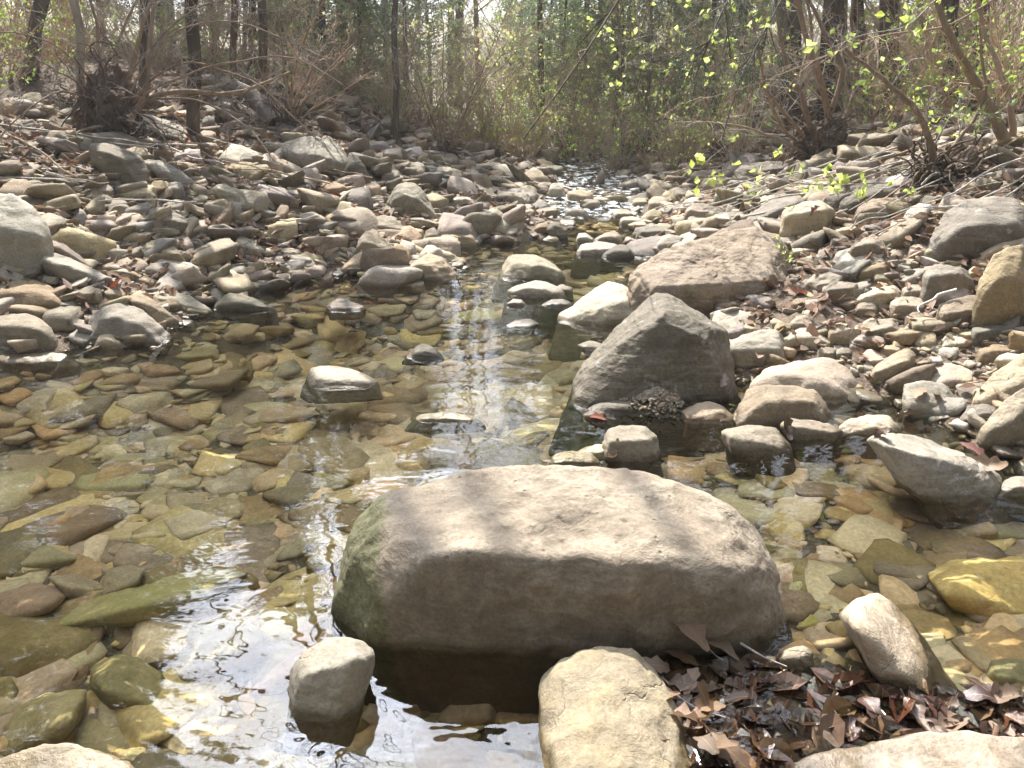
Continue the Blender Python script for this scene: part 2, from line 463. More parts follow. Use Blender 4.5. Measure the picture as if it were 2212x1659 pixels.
def water_mat():
    m, nt = new_mat('creek_water'); t = NT(nt)
    out = t.n('ShaderNodeOutputMaterial')
    geo = t.n('ShaderNodeNewGeometry'); P = geo.outputs['Position']
    sep = t.n('ShaderNodeSeparateXYZ'); t.l(P, sep.inputs[0])
    warp = t.n('ShaderNodeTexNoise', i_Scale=1.1, i_Detail=2.0)
    t.l(P, warp.inputs['Vector'])
    add = t.n('ShaderNodeVectorMath', operation='MULTIPLY_ADD')
    t.l(warp.outputs['Color'], add.inputs[0]); add.inputs[1].default_value = (0.35, 0.35, 0.35); t.l(P, add.inputs[2])
    W = add.outputs[0]
    n1 = t.noise(t.mapping(W, (3.6, 6.5, 1)), 1.0, 1, 0.5)
    n2 = t.noise(t.mapping(W, (13, 20, 1)), 1.0, 1, 0.5)
    n3 = t.noise(t.mapping(W, (1.6, 2.6, 1)), 1.0, 1, 0.5)
    ag = t.noise(t.mapping(P, (0.7, 0.7, 1), loc=(3.1, 0.4, 0)), 1.0, 2, 0.5)       # how stirred the surface is
    stir = t.math('MULTIPLY', t.mapr(ag, 0.42, 0.62, 0.3, 1.0, True), t.mapr(sep.outputs['X'], -2.6, -0.9, 0.35, 1.4, True))
    rif = t.mapr(sep.outputs['Y'], 7.9, 8.6, 0.0, 1.0, True)
    near = t.mapr(sep.outputs['Y'], 1.7, 1.15, 0, 1, True)
    h = t.math('ADD', t.math('MULTIPLY', n1, 0.75), t.math('MULTIPLY', n2, 0.22))
    h = t.math('MULTIPLY', h, stir)
    h = t.math('ADD', h, t.math('MULTIPLY', n3, 0.6))
    h = t.math('ADD', h, t.math('MULTIPLY', t.math('ADD', n1, t.math('MULTIPLY', n2, 0.8)), t.math('ADD', t.math('MULTIPLY', rif, 5.0), t.math('MULTIPLY', near, 0.35))))
    bp = t.n('ShaderNodeBump', i_Strength=1.0, i_Distance=0.0075)
    t.l(h, bp.inputs['Height'])
    fr = t.n('ShaderNodeFresnel', i_IOR=1.6); t.l(bp.outputs[0], fr.inputs['Normal'])
    gl = t.n('ShaderNodeBsdfGlossy', i_Roughness=0.01); t.l(bp.outputs[0], gl.inputs['Normal'])
    tr = t.n('ShaderNodeBsdfTransparent'); tr.inputs['Color'].default_value = (0.95, 0.94, 0.85, 1)
    mx = t.n('ShaderNodeMixShader')
    t.l(fr.outputs[0], mx.inputs[0]); t.l(tr.outputs[0], mx.inputs[1]); t.l(gl.outputs[0], mx.inputs[2])
    # white water where the creek tumbles in
    fo = t.noise(t.mapping(W, (9, 6, 1)), 1.0, 5, 0.7)
    fm = t.math('MULTIPLY', t.mapr(fo, 0.50, 0.60), rif)
    fb = t.n('ShaderNodeBsdfPrincipled', i_Roughness=0.3); fb.inputs['Base Color'].default_value = (0.85, 0.88, 0.88, 1)
    m2 = t.n('ShaderNodeMixShader'); t.l(t.math('MULTIPLY', fm, 0.85), m2.inputs[0]); t.l(mx.outputs[0], m2.inputs[1]); t.l(fb.outputs[0], m2.inputs[2])
    t.l(m2.outputs[0], out.inputs['Surface'])
    return m
wx = np.linspace(-12, 7, 40); wy = np.concatenate([np.linspace(-3, 8.2, 24), np.linspace(8.35, 42, 140)])
WX, WY = np.meshgrid(wx, wy)
wi = np.arange(WX.size).reshape(WX.shape)
WF = np.stack([wi[:-1, :-1], wi[:-1, 1:], wi[1:, 1:], wi[1:, :-1]], -1).reshape(-1, 4)
w = np_obj('water', np.stack([WX.ravel(), WY.ravel(), zwater(WY).ravel()], 1), WF, water_mat())
tag(w, kind='structure')
# ------------------------------------------------------------------ rocks
ICO = {}
def ico(level):
    if level not in ICO:
        bm = bmesh.new()
        bmesh.ops.create_icosphere(bm, subdivisions=level, radius=1.0)
        V = np.array([v.co[:] for v in bm.verts]); F = np.array([[v.index for v in f.verts] for f in bm.faces])
        bm.free()
        ICO[level] = (V / np.linalg.norm(V, axis=1, keepdims=True), F)
    return ICO[level]
def hull_planes(P):
    bm = bmesh.new()
    for p in P: bm.verts.new(p)
    bmesh.ops.convex_hull(bm, input=bm.verts[:], use_existing_faces=False)
    bm.normal_update()
    N, D = [], []
    for f in bm.faces:
        if f.calc_area() > 1e-9:
            N.append(f.normal[:]); D.append(f.normal.dot(f.verts[0].co))
    bm.free()
    return np.array(N), np.array(D)
def rock_shape(P, level, p=18, facets=5, rough=0.03, seed=0, ledge=0.0):
    """A worn stone: the hull of points P with rounded edges, knocked-off corners and a rough skin."""
    rs = np.random.RandomState(seed)
    P = np.asarray(P, float)
    lo, hi = P.min(0), P.max(0)
    c = (lo + hi) / 2
    half = np.maximum((hi - lo) / 2, 1e-3)
    Q = (P - c) / half
    N, D = hull_planes(Q)
    D = np.maximum(D, 0.12)
    if facets:
        fn = rs.normal(size=(facets, 3)); fn /= np.linalg.norm(fn, axis=1, keepdims=True)
        sup = (Q @ fn.T).max(0)
        N = np.vstack([N, fn]); D = np.concatenate([D, sup * rs.uniform(0.74, 0.93, facets)])
    G = np.maximum(N @ N.T, 0) ** 40
    Wt = 1.0 / G.sum(1)
    V, F = ico(level)
    acc = np.zeros(len(V))
    for n, d, wgt in zip(N, D, Wt):
        acc += wgt * np.maximum(V @ n / d, 0) ** p
    r = acc ** (-1.0 / p)
    S = V * r[:, None]
    el, eh = S.min(0), S.max(0)
    S = (S - (el + eh) / 2) / (eh - el) * (Q.max(0) - Q.min(0)) + (Q.max(0) + Q.min(0)) / 2
    size = float(np.mean(half)) 
    X = S * half
    nrm = X / np.linalg.norm(X, axis=1, keepdims=True)
    q = X / size
    sd = rs.uniform(-50, 50, 3)
    rid = 1 - np.abs(fbm(q * 1.9 + sd + 9, 3)) * 1.6
    disp = fbm(q * 1.1 + sd, 2) * 0.6 + fbm(q * 4.2 + sd, 4, 0.6) * 0.5 + rid * 0.6
    if ledge:
        tilt = np.array([rs.uniform(-.3, .3), rs.uniform(-.3, .3), 1.0])
        hh = (q @ tilt) * 3.2 + fbm(q * 0.9 + sd, 2) * 0.8
        fr = hh - np.floor(hh)
        disp += ledge * (np.minimum(fr * 3, 1) - 0.5) * 1.2
    X = X + nrm * (disp * rough * size)[:, None]
    return X + c, F
ROCKS = []       # (object, label, picture box) of every stone named by hand
def poly_top_bottom(poly, x):
    ys = []
    n = len(poly)
    for i in range(n):
        (x0, y0), (x1, y1) = poly[i], poly[(i + 1) % n]
        if (x0 - x) * (x1 - x) <= 0 and x0 != x1:
            ys.append(y0 + (y1 - y0) * (x - x0) / (x1 - x0))
    if not ys: return None
    return min(ys), max(ys)
def place_rock(poly, mat, label, fl=0.45, r=0.5, sub=False, p=70, rough=0.045, facets=3, ledge=0.35, level=None, seed=None, name='rock', cat='rock', lift=0.0, group=None, drop=None, flare=None):
    poly = [tuple(q) for q in poly]
    xs = [q[0] for q in poly]; ys = [q[1] for q in poly]
    x0, x1, y0, y1 = min(xs), max(xs), min(ys), max(ys)
    k = int(np.argmax(ys))
    if seed is None: seed = int(x0 * 7 + y0 * 13) % 100000
    bx = 0.5 * (xs[k] + (x0 + x1) / 2)
    base = at(bx, y1, water=not sub)
    z0 = base[2] + lift; Y0 = base[1]
    d = rdir(bx, y0)
    Yt = Y0 * 1.5 + 1 if d[2] > -0.05 else (CAM_H - z0) / -d[2] * d[1]
    dep = Y0 / d[1]
    wid = (x1 - x0) / FPX * dep * CP
    D = min(fl * (Yt - Y0) / 0.7, (1.7 if fl > 0.8 else 0.9) * wid if not sub else 1.1 * wid)
    D = max(D, 0.25 * wid * (0.5 if fl > 0.6 else 1))
    pts = []
    cx, cy = (x0 + x1) / 2, (y0 + y1) / 2
    for (x, y) in poly:
        s = (y1 - y) / (y1 - y0)
        Y = Y0 + D * (0.12 + 0.58 * s)
        pts.append(ray_Y(x, y, Y))
        if s < 0.4:
            q = pts[-1].copy(); q[2] = z0 - (drop if drop is not None else (0.22 if not sub else 0.04)) * min(1, wid * 2.5); fl_ = 0.10 if (sub or z0 > 0.012 or wid > 0.9) else 0.32
            if flare: fl_ = flare
            q[1] -= (0.04 if fl_ < .2 else .45 if not flare else flare * 1.3) * D; q[0] = q[0] + (q[0] - ray_Y(cx, y, Y)[0]) * fl_
            pts.append(q)
        xb, yb = cx + (x - cx) * 0.75, cy + (y - cy) * 0.75
        pts.append(ray_Y(xb, yb, Y0 + D * (0.75 + 0.25 * s)))
    for f in (0.14, 0.35, 0.6, 0.84):
        x = x0 + (x1 - x0) * f
        tb = poly_top_bottom(poly, x)
        if tb:
            pts.append(ray_Y(x, tb[1] + (tb[0] - tb[1]) * r, Y0 + D * 0.06))
            pts.append(ray_Y(x, tb[1] + (tb[0] - tb[1]) * 0.12, Y0 + D * 0.03))
    pts = np.array(pts)
    org = np.array([pts[:, 0].mean(), pts[:, 1].mean(), z0])
    big = (x1 - x0)
    if level is None: level = 6 if big > 240 else 5 if big > 70 else 4 if big > 28 else 3
    V, F = rock_shape(pts - org, level, p, facets, rough, seed, ledge)
    if sub:        # keeps its whole back under the surface
        top = V[:, 2].max() + org[2]; lim_ = -0.025; bot = V[:, 2].min()
        if top > lim_: V[:, 2] = bot + (V[:, 2] - bot) * max(0.15, (lim_ - org[2] - bot) / (top - org[2] - bot))
    o = np_obj(name, V, F, M[mat], loc=org)
    tag(o, label, cat, group)
    ROCKS.append((o, label, (x0, y0, x1, y1), sub))
    return o
# picture regions the outlines below were read from -> the full picture
def T(code, pts):
    ox, oy, s = {'TL': (0, 0, .5), 'TR': (1106, 0, .5), 'BL': (0, 829.5, .5), 'D': (0, 0, 1),
                 'R2': (800 * .864, 1080 * .864, .5063 * .864), 'R3': (1660 * .864, 1080 * .864, .5062 * .864),
                 'R6': (1700 * .864, 440 * .864, .3888 * .864), 'R5': (850 * .864, 440 * .864, .3888 * .864)}[code]
    v = [float(a) for a in pts.replace(',', ' ').split()]
    return [(ox + v[i] * s, oy + v[i + 1] * s) for i in range(0, len(v), 2)]
def box_poly(code, bx, seed):
    """A worn stone outline filling a box."""
    (x0, y0), (x1, y1) = T(code, bx)
    rs = random.Random(seed)
    n = 9
    sk = rs.uniform(-0.25, 0.25)
    e = rs.uniform(2.2, 3.6)
    out = []
    for i in range(n):
        a = 2 * math.pi * (i + rs.uniform(-0.25, 0.25)) / n
        ca, sa = math.cos(a), math.sin(a)
        rr = (abs(ca) ** e + abs(sa) ** e) ** (-1 / e) * rs.uniform(0.9, 1.0)
        u, v = ca * rr, sa * rr
        if v > 0: v = min(v, 0.9)
        out.append((u + sk * v * 0.5, v))
    ux = [q[0] for q in out]; vy = [q[1] for q in out]
    a0, a1, b0, b1 = min(ux), max(ux), min(vy), max(vy)
    return [(x0 + (q[0] - a0) / (a1 - a0) * (x1 - x0), y0 + (q[1] - b0) / (b1 - b0) * (y1 - y0)) for q in out]
# ------------------------------------------------------------------ the large stones, one by one
# outlines: region, points, material, (share of depth, ridge), label ; short name used to say where its neighbours are
HERO = [
 ('D', '735,1240 745,1190 785,1155 800,1120 828,1098 833,1065 900,1045 1000,1017 1150,1004 1330,1013 1480,1040 1580,1090 1640,1160 1690,1290 1697,1350 1680,1395 1590,1425 1480,1428 1200,1422 1000,1398 860,1388 780,1372 745,1320', 'boulder', .42, .55, 'huge smooth brown boulder with a mossy left end in the middle foreground', 'the huge brown boulder'),
 ('R2', '1100,1230 1200,1130 1330,1085 1450,1068 1560,1090 1640,1180 1750,1420 1896,1659 1930,1850 1180,1850 1130,1640 1090,1400', 'orange', .85, .22, 'tan angular block at the bottom edge in front of the huge boulder', 'the tan block in front'),
 ('BL', '1262,1260 1300,1180 1400,1115 1500,1100 1605,1130 1615,1200 1570,1290 1500,1330 1480,1390 1400,1425 1320,1410 1285,1340', 'pale', .5, .55, 'pale lumpy stone in the water by the huge boulder\'s mossy end', 'the pale lumpy stone'),
 ('R3', '540,1750 600,1650 750,1600 1000,1562 1250,1505 1480,1487 1778,1520 1950,1590 1950,1850 540,1850', 'orange', .85, .15, 'flat orange-edged slab filling the lower right corner', 'the corner slab'),
 ('BL', '-60,1640 0,1625 120,1575 260,1560 400,1590 550,1645 640,1720 660,1850 -60,1850', 'orange', .85, .15, 'rusty orange rock poking out of the water in the lower left corner', 'the rusty corner rock'),
 ('R3', '870,915 960,840 1060,812 1130,870 1220,960 1330,1110 1300,1170 1180,1140 1060,1090 980,1000', 'tan', .9, .2, 'pale wedge of rock with water streaming round it at the lower right', 'the pale wedge'),
 ('R3', '570,1110 610,1070 690,1055 730,1080 725,1130 680,1165 600,1150', 'ochre', .5, .4, 'small tan stone between the huge boulder and the pale wedge', None),
 ('R3', '1000,60 1110,30 1230,20 1300,70 1400,95 1520,160 1655,235 1640,310 1560,315 1400,255 1250,175 1120,110', 'grey', .4, .5, 'long humped grey rock lying in the water at the right edge', 'the long humped rock'),
 ('R3', '1650,290 1700,240 1778,222 1870,260 1870,315 1700,300', 'tan', .5, .4, 'flat tan stone at the right edge below the long humped rock', None),
 ('R3', '285,0 400,-30 560,-25 620,50 600,105 480,85 360,55', 'grey', .75, .25, 'flat wet grey stone barely above the water under the rounded rock', 'the flat wet stone'),
 ('D', '1305,960 1315,930 1345,918 1390,920 1418,940 1415,965 1390,990 1345,992 1312,980', 'ochre', .4, .55, 'round olive stone in the water behind the huge boulder', 'the round olive stone'),
 ('D', '1238,975 1265,962 1310,960 1322,975 1315,992 1260,992', 'pale', .6, .4, 'small pale flat stone left of the round olive stone', None),
 ('D', '1190,1000 1200,982 1235,975 1275,980 1292,1000 1285,1012 1200,1012', 'ochre', .5, .4, 'low brown cobble touching the back of the huge boulder', None),
 ('R6', '360,1430 385,1365 500,1345 700,1345 850,1380 925,1450 945,1510 930,1555 800,1585 600,1605 450,1595 370,1555', 'brown', .4, .6, 'long rounded brown rock standing in shallow water on the right', 'the rounded brown rock'),
 ('R6', '430,1345 560,1250 760,1195 900,1165 965,1175 1100,1290 1113,1340 1085,1440 960,1445 850,1390 700,1350', 'tan', .6, .35, 'smooth tan slab resting behind the rounded brown rock', 'the smooth tan slab'),
 ('R6', '5,1515 100,1470 190,1453 255,1470 335,1545 300,1580 150,1592 50,1570', 'tan', .6, .35, 'low tan stone left of the rounded brown rock', None),
 ('R6', '1222,1300 1260,1225 1390,1140 1450,1113 1505,1150 1490,1280 1410,1322 1270,1335', 'ochre', .4, .6, 'ochre two-humped stone right of the smooth tan slab', 'the ochre humped stone'),
 ('R6', '1430,1450 1445,1350 1560,1318 1700,1340 1778,1440 1765,1510 1600,1548 1480,1525', 'grey', .6, .3, 'flat pale grey stone with dead leaves on it near the right side', 'the flat grey stone'),
 ('R6', '1905,1400 2000,1310 2100,1230 2212,1150 2320,1250 2320,1400 2100,1450 2000,1485 1920,1450', 'tan', .55, .4, 'smooth slanting tan slab at the right edge above the water', None),
 ('R6', '1940,1640 2030,1530 2110,1440 2212,1368 2330,1430 2330,1700 2150,1760 1980,1720', 'grey', .4, .5, 'big grey rock at the right edge beside the creek', 'the grey edge rock'),
 ('R6', '1800,1560 1850,1490 1950,1465 2040,1500 2010,1570 1900,1605', 'dark', .45, .5, 'small dark stone left of the big grey edge rock', None),
 ('R6', '645,1610 700,1562 820,1580 960,1600 1050,1640 960,1690 780,1700', 'brown', .55, .4, 'low brown stone at the foot of the rounded brown rock', None),
 ('R6', '1030,1610 1100,1565 1250,1540 1340,1550 1412,1620 1380,1660 1200,1665 1060,1650', 'tan', .5, .4, 'low tan rock in the shallows between two brown stones', None),
 ('D', '1262,872 1310,838 1360,812 1405,800 1482,806 1492,850 1480,897 1350,900 1290,890', 'dark', .82, .25, 'low grey rock with gravel on it under the dark tilted boulder', 'the gravel-topped rock'),
 ('TR', '262,1712 300,1600 350,1540 480,1400 620,1263 665,1262 780,1330 935,1432 928,1490 880,1560 760,1600 620,1640 480,1700 330,1725', 'dark', .30, .72, 'dark tilted boulder with a sharp leaning edge right of the pool', 'the dark tilted boulder'),
 ('TR', '513,1180 522,1145 650,1097 870,1042 930,1002 1060,985 1160,1008 1185,1060 1190,1150 1212,1250 1205,1300 1000,1332 860,1325 620,1300 530,1270 512,1215', 'tan', .60, .32, 'big blocky sunlit boulder behind the dark tilted one', 'the big blocky boulder'),
 ('TR', '208,1370 250,1335 400,1258 412,1225 470,1240 525,1275 520,1330 480,1345 350,1385 215,1397', 'pale', .55, .35, 'flat pale wedge of rock at the water left of the big blocky boulder', 'the flat pale wedge'),
 ('TR', '478,1290 500,1275 560,1300 585,1325 560,1350 520,1345', 'tan', .4, .5, 'small pale stone wedged against the big blocky boulder', None),
 ('TR', '-67,1160 -20,1112 20,1102 90,1100 160,1130 208,1175 190,1195 -50,1205', 'grey', .42, .55, 'dome-shaped rock standing alone in the middle of the pool', 'the lone pool rock'),
 ('TR', '-14,1262 50,1222 90,1210 140,1222 222,1272 200,1287 20,1284', 'grey', .45, .5, 'low peaked stone in the water below the lone dome-shaped rock', None),
 ('TR', '182,1245 215,1230 262,1245 255,1262 200,1265', 'tan', .5, .4, 'small stone right of the low peaked stone in the pool', None),
 ('TR', '128,1320 170,1295 225,1292 262,1312 240,1325 160,1328', 'dark', .6, .4, 'flat dark stone at the tip of the flat pale wedge', None),
 ('TR', '-28,1312 0,1292 40,1295 55,1312 20,1322', 'tan', .5, .4, 'little round stone left of the low peaked pool stone', None),
 ('TR', '278,1045 290,1010 320,1005 355,1030 350,1050', 'pale', .4, .5, 'leftmost pale stone of the cluster at the head of the pool', None),
 ('TR', '355,1040 400,1010 440,1000 470,1020 470,1055 400,1050', 'grey', .45, .6, 'square-ended stone at the back of the pool-head cluster', None),
 ('TR', '280,1095 300,1060 370,1045 440,1055 465,1080 400,1103 320,1106', 'grey', .5, .45, 'widest stone of the cluster at the head of the pool', 'the pool-head cluster'),
 ('TR', '398,1105 440,1070 490,1055 518,1070 525,1100 480,1115', 'dark', .45, .5, 'dark ridged stone at the right of the pool-head cluster', None),
 ('TR', '540,1035 545,985 600,975 690,978 680,1020 620,1042', 'dark', .45, .6, 'flat-topped dark block on the right shore of the upper pool', 'the flat-topped dark block'),
 ('TR', '620,1070 650,1030 700,1010 745,1030 720,1075 660,1090', 'grey', .5, .5, 'grey stone just below the flat-topped dark block', None),
 ('TR', '648,1092 720,1020 800,1000 900,998 950,1005 860,1050 740,1085', 'grey', .5, .45, 'long slanting grey slab above the big blocky boulder', None),
 ('TR', '800,1000 850,950 900,925 1010,915 1015,950 985,1000', 'dark', .45, .55, 'dark grey slab leaning left of the square-fronted block', None),
 ('TR', '985,1000 1040,920 1130,862 1230,848 1278,872 1180,930 1165,985 1080,998', 'grey', .5, .5, 'sloping slab touching the left side of the square-fronted block', 'the sloping slab'),
 ('TR', '1168,1020 1172,915 1200,885 1330,868 1397,912 1340,960 1338,1025 1250,1042', 'tan', .5, .68, 'square-fronted block with a bright flat top on the right bank', 'the square-fronted block'),
 ('TR', '1255,860 1290,815 1400,800 1425,850 1380,890 1290,885', 'grey', .5, .45, 'grey slab behind the square-fronted block', None),
 ('TR', '1365,800 1400,770 1450,755 1485,790 1470,840 1420,845', 'grey', .5, .5, 'upright grey rock above the slab behind the square-fronted block', None),
 ('TR', '1422,880 1500,815 1590,775 1660,762 1712,790 1722,840 1600,872 1490,925', 'dark', .5, .45, 'large layered dark slab high on the right bank', 'the layered dark slab'),
 ('TR', '1475,972 1500,900 1560,870 1740,853 1750,872 1700,935 1680,962', 'brown', .4, .6, 'brown slab-fronted rock right of the square-fronted block', 'the slab-fronted rock'),
 ('TR', '1690,960 1700,915 1760,880 1812,885 1800,930 1770,975', 'pale', .6, .35, 'pale tilted slab left of the great grey boulder', None),
 ('TR', '1780,1110 1840,1040 1880,930 1960,872 2060,850 2180,860 2250,930 2250,1110 2000,1112 1900,1145 1800,1142', 'dark', .4, .55, 'great grey boulder with a pale streak at the upper right edge', 'the great grey boulder'),
 ('TR', '1992,1148 2010,1110 2120,1030 2212,1018 2260,1080 2080,1105 2010,1158', 'tan', .5, .45, 'smooth tan slab squeezed between two large boulders at the right edge', None),
 ('TR', '2008,1250 2030,1210 2070,1180 2080,1110 2140,1075 2212,1058 2280,1200 2260,1390 2060,1385 2015,1310', 'brown', .35, .6, 'huge shaded brown boulder bulging in from the right edge', 'the shaded edge boulder'),
 ('TR', '1838,1352 1850,1320 1930,1290 2010,1275 2070,1380 1930,1418 1850,1392', 'brown', .45, .5, 'smooth brown rock left of the shaded edge boulder', None),
 ('TR', '1776,1200 1800,1170 1880,1140 1950,1150 2005,1250 1980,1290 1850,1314 1790,1262', 'grey', .35, .7, 'cube-like grey block standing on the right bank', 'the cube-like block'),
 ('TR', '1648,1240 1700,1180 1790,1145 1860,1123 1892,1138 1800,1190 1740,1238', 'grey', .5, .45, 'long grey slab leaning left of the cube-like block', None),
 ('TR', '1430,1335 1440,1300 1560,1240 1650,1230 1687,1268 1680,1300 1540,1300 1450,1348', 'tan', .45, .5, 'long arched tan slab below the leaning slab', 'the arched slab'),
 ('TR', '1333,1310 1345,1240 1400,1218 1495,1225 1490,1290 1420,1322', 'grey', .35, .7, 'upright grey slab left of the arched tan slab', None),
 ('TR', '1248,1245 1300,1190 1350,1168 1445,1180 1440,1210 1340,1265 1270,1262', 'grey', .5, .45, 'flat-faced stone beside the big blocky boulder\'s right end', None),
 ('TR', '1390,1150 1400,1100 1470,1068 1600,1095 1637,1140 1500,1182 1430,1175', 'pale', .6, .35, 'bright pale slab in the middle of the right bank', 'the bright pale slab'),
 ('TR', '1490,1200 1510,1150 1570,1130 1630,1135 1637,1170 1600,1205 1530,1215', 'brown', .4, .6, 'rounded brown stone on the bright pale slab', None),
 ('TR', '1300,1150 1310,1115 1360,1105 1405,1115 1400,1140 1350,1160', 'dark', .4, .6, 'dark little block left of the bright pale slab', None),
 ('TR', '1180,1100 1200,1080 1290,1050 1350,1038 1372,1060 1360,1095 1250,1108', 'tan', .5, .45, 'long tan stone above the dark little block', None),
 ('TR', '1448,1095 1480,1050 1560,1020 1600,1030 1635,1110 1610,1122 1540,1075', 'brown', .45, .5, 'brown peaked rock behind the bright pale slab', None),
 ('TR', '1620,1070 1640,1030 1680,1013 1712,1030 1728,1070 1690,1075', 'ochre', .45, .5, 'ochre peaked stone left of the great grey boulder', None),
 ('TR', '1662,1150 1690,1120 1740,1113 1772,1125 1765,1160 1700,1168', 'ochre', .5, .5, 'olive-tinted stone at the foot of the great grey boulder', None),
 ('TR', '1818,1440 1840,1405 1910,1368 1937,1385 1900,1430 1850,1442', 'brown', .4, .6, 'short tilted brown bar of rock on the right bank', None),
 ('TR', '1978,1470 1990,1415 2050,1395 2240,1388 2250,1470 2100,1478 2010,1485', 'dark', .45, .6, 'long low dark slab at the right edge under the shaded boulder', 'the long low dark slab'),
 ('TR', '2013,1555 2020,1510 2080,1490 2160,1495 2185,1530 2150,1570 2050,1572', 'brown', .4, .55, 'rounded brown stone beneath the long low dark slab', None),
 ('TR', '1778,1630 1830,1570 1900,1553 2000,1555 2135,1600 2090,1665 1950,1680 1860,1665', 'tan', .75, .2, 'flat tan paving-like slab near the right water edge', 'the flat tan slab'),
 ('TR', '1850,1490 1890,1440 1980,1420 2010,1470 1960,1505 1880,1505', 'pale', .75, .2, 'thin pale plate lying left of the long low dark slab', None),
 ('TR', '1503,1460 1510,1410 1600,1380 1680,1375 1692,1410 1640,1465 1560,1482', 'grey', .45, .5, 'grey boat-shaped stone on the right bank', 'the boat-shaped stone'),
 ('TR', '1363,1470 1370,1410 1420,1395 1500,1410 1507,1460 1460,1492 1400,1488', 'tan', .4, .6, 'rounded tan stone left of the boat-shaped stone', None),
 ('TR', '1163,1505 1180,1430 1230,1415 1310,1413 1397,1490 1370,1515 1180,1527', 'ochre', .45, .6, 'loaf-shaped ochre stone on the right bank', 'the loaf-shaped stone'),
 ('TR', '915,1495 960,1455 1030,1425 1150,1425 1192,1500 1197,1585 1090,1592 1000,1560 930,1530', 'grey', .42, .55, 'grey angular rock between the dark tilted boulder and the loaf-shaped stone', 'the grey angular rock'),
 ('TR', '1128,1440 1140,1400 1170,1390 1212,1410 1200,1440 1160,1452', 'ochre', .4, .5, 'little ochre stone above the loaf-shaped stone', None),
 ('TR', '1200,1400 1230,1370 1290,1360 1352,1400 1350,1422 1250,1425', 'tan', .55, .4, 'tan stone behind the loaf-shaped stone', None),
 ('TR', '1258,1350 1290,1330 1340,1330 1385,1355 1350,1377 1290,1372', 'pale', .6, .35, 'pale flat stone behind the tan stones of the right bank', None),
 ('TR', '845,1430 900,1400 960,1375 1030,1380 1010,1420 950,1430', 'pale', .75, .25, 'pale thin slab under the corner of the big blocky boulder', None),
 # ---- left bank
 ('TL', '-120,850 0,840 70,848 130,880 200,960 225,1040 180,1120 140,1187 0,1180 -120,1150', 'pale', .4, .55, 'big pale boulder with orange stains cut off by the left edge', 'the pale edge boulder'),
 ('TL', '213,960 240,943 300,950 376,990 372,1035 300,1032 235,1000', 'grey', .4, .6, 'grey rounded stone right of the pale edge boulder', None),
 ('TL', '218,1000 240,985 300,1030 312,1060 290,1082 240,1050', 'dark', .4, .6, 'dark stone tucked under the grey rounded stone on the left', None),
 ('TL', '173,1050 205,1035 250,1040 330,1090 395,1165 300,1140 190,1090', 'brown', .35, .6, 'dark sharp slab leaning above the long squared bar', None),
 ('TL', '143,1145 168,1083 230,1090 300,1115 512,1225 460,1238 300,1215 170,1175', 'grey', .35, .6, 'long squared bar of rock sloping down the left bank', 'the long squared bar'),
 ('TL', '-80,1250 0,1232 150,1210 215,1235 287,1330 270,1362 60,1368 -80,1350', 'brown', .45, .6, 'large flat-sided brown block at the left edge', 'the flat-sided block'),
 ('TL', '-70,1400 0,1372 60,1355 110,1355 165,1370 220,1420 242,1490 225,1525 0,1512 -70,1480', 'brown', .4, .65, 'knobbly brown boulder at the left edge of the pool', 'the knobbly boulder'),
 ('TL', '385,1430 400,1360 440,1320 510,1308 600,1350 660,1400 725,1452 560,1482 440,1470 390,1460', 'grey', .42, .6, 'rounded boulder sloping into the water at the left shore', 'the sloping shore boulder'),
 ('TL', '415,1500 425,1450 465,1435 500,1455 532,1490 500,1505', 'tan', .45, .5, 'small round stone in front of the sloping shore boulder', None),
 ('TL', '545,1310 560,1275 620,1270 690,1320 772,1390 760,1417 700,1412 610,1345', 'brown', .4, .5, 'narrow brown stone above the sloping shore boulder', None),
 ('TL', '640,1275 700,1255 800,1280 870,1315 912,1345 880,1362 790,1355 700,1330', 'grey', .4, .45, 'long dark-edged slab dipping into the pool on the left', 'the dipping slab'),
 ('TL', '268,1300 310,1255 370,1230 430,1250 440,1290 380,1312 300,1312', 'grey', .5, .4, 'weathered stone behind the sloping shore boulder', None),
 ('TL', '-20,1560 0,1530 120,1522 250,1522 345,1545 300,1562 100,1568', 'pale', .8, .2, 'bright thin slab lying flush with the water at the left', 'the bright thin slab'),
 ('TL', '918,1332 940,1305 985,1270 1040,1282 1100,1300 1182,1335 1050,1342', 'dark', .45, .5, 'dark triangular rock in the pool off the left shore', 'the dark triangular rock'),
 ('TL', '713,1205 760,1165 800,1148 845,1180 892,1245 850,1260 770,1252', 'grey', .45, .5, 'angular grey stone at the left shoreline', 'the angular shore stone'),
 ('TL', '608,1090 635,1045 680,1035 740,1055 797,1110 780,1140 700,1132 640,1115', 'ochre', .42, .5, 'ochre and olive stone on the leafy left bank', 'the ochre bank stone'),
 ('TL', '618,955 635,915 690,898 740,905 812,960 808,1000 750,1026 680,1020 635,988', 'grey', .4, .6, 'rounded grey rock in the middle of the left bank', 'the rounded bank rock'),
 ('TL', '1008,1050 1030,1013 1090,1042 1137,1078 1118,1112 1060,1107 1015,1082', 'pale', .42, .5, 'pale rounded block near the left shoreline', 'the pale rounded block'),
 ('TL', '1272,1070 1290,1045 1360,1030 1490,1035 1495,1090 1400,1108 1290,1100', 'grey', .5, .55, 'long low grey slab on the left shoreline', 'the long low slab'),
 ('TL', '918,820 935,797 965,795 1040,828 1070,880 1055,928 990,885 935,848', 'pale', .4, .6, 'bright tilted slab in the middle of the left bank', 'the bright tilted slab'),
 ('TL', '903,885 930,862 965,860 990,885 1012,962 950,952 912,925', 'tan', .3, .7, 'upright tan flake left below the bright tilted slab', None),
 ('TL', '1272,960 1285,930 1350,918 1412,945 1400,985 1300,1000', 'grey', .4, .65, 'grey block above the long low slab', None),
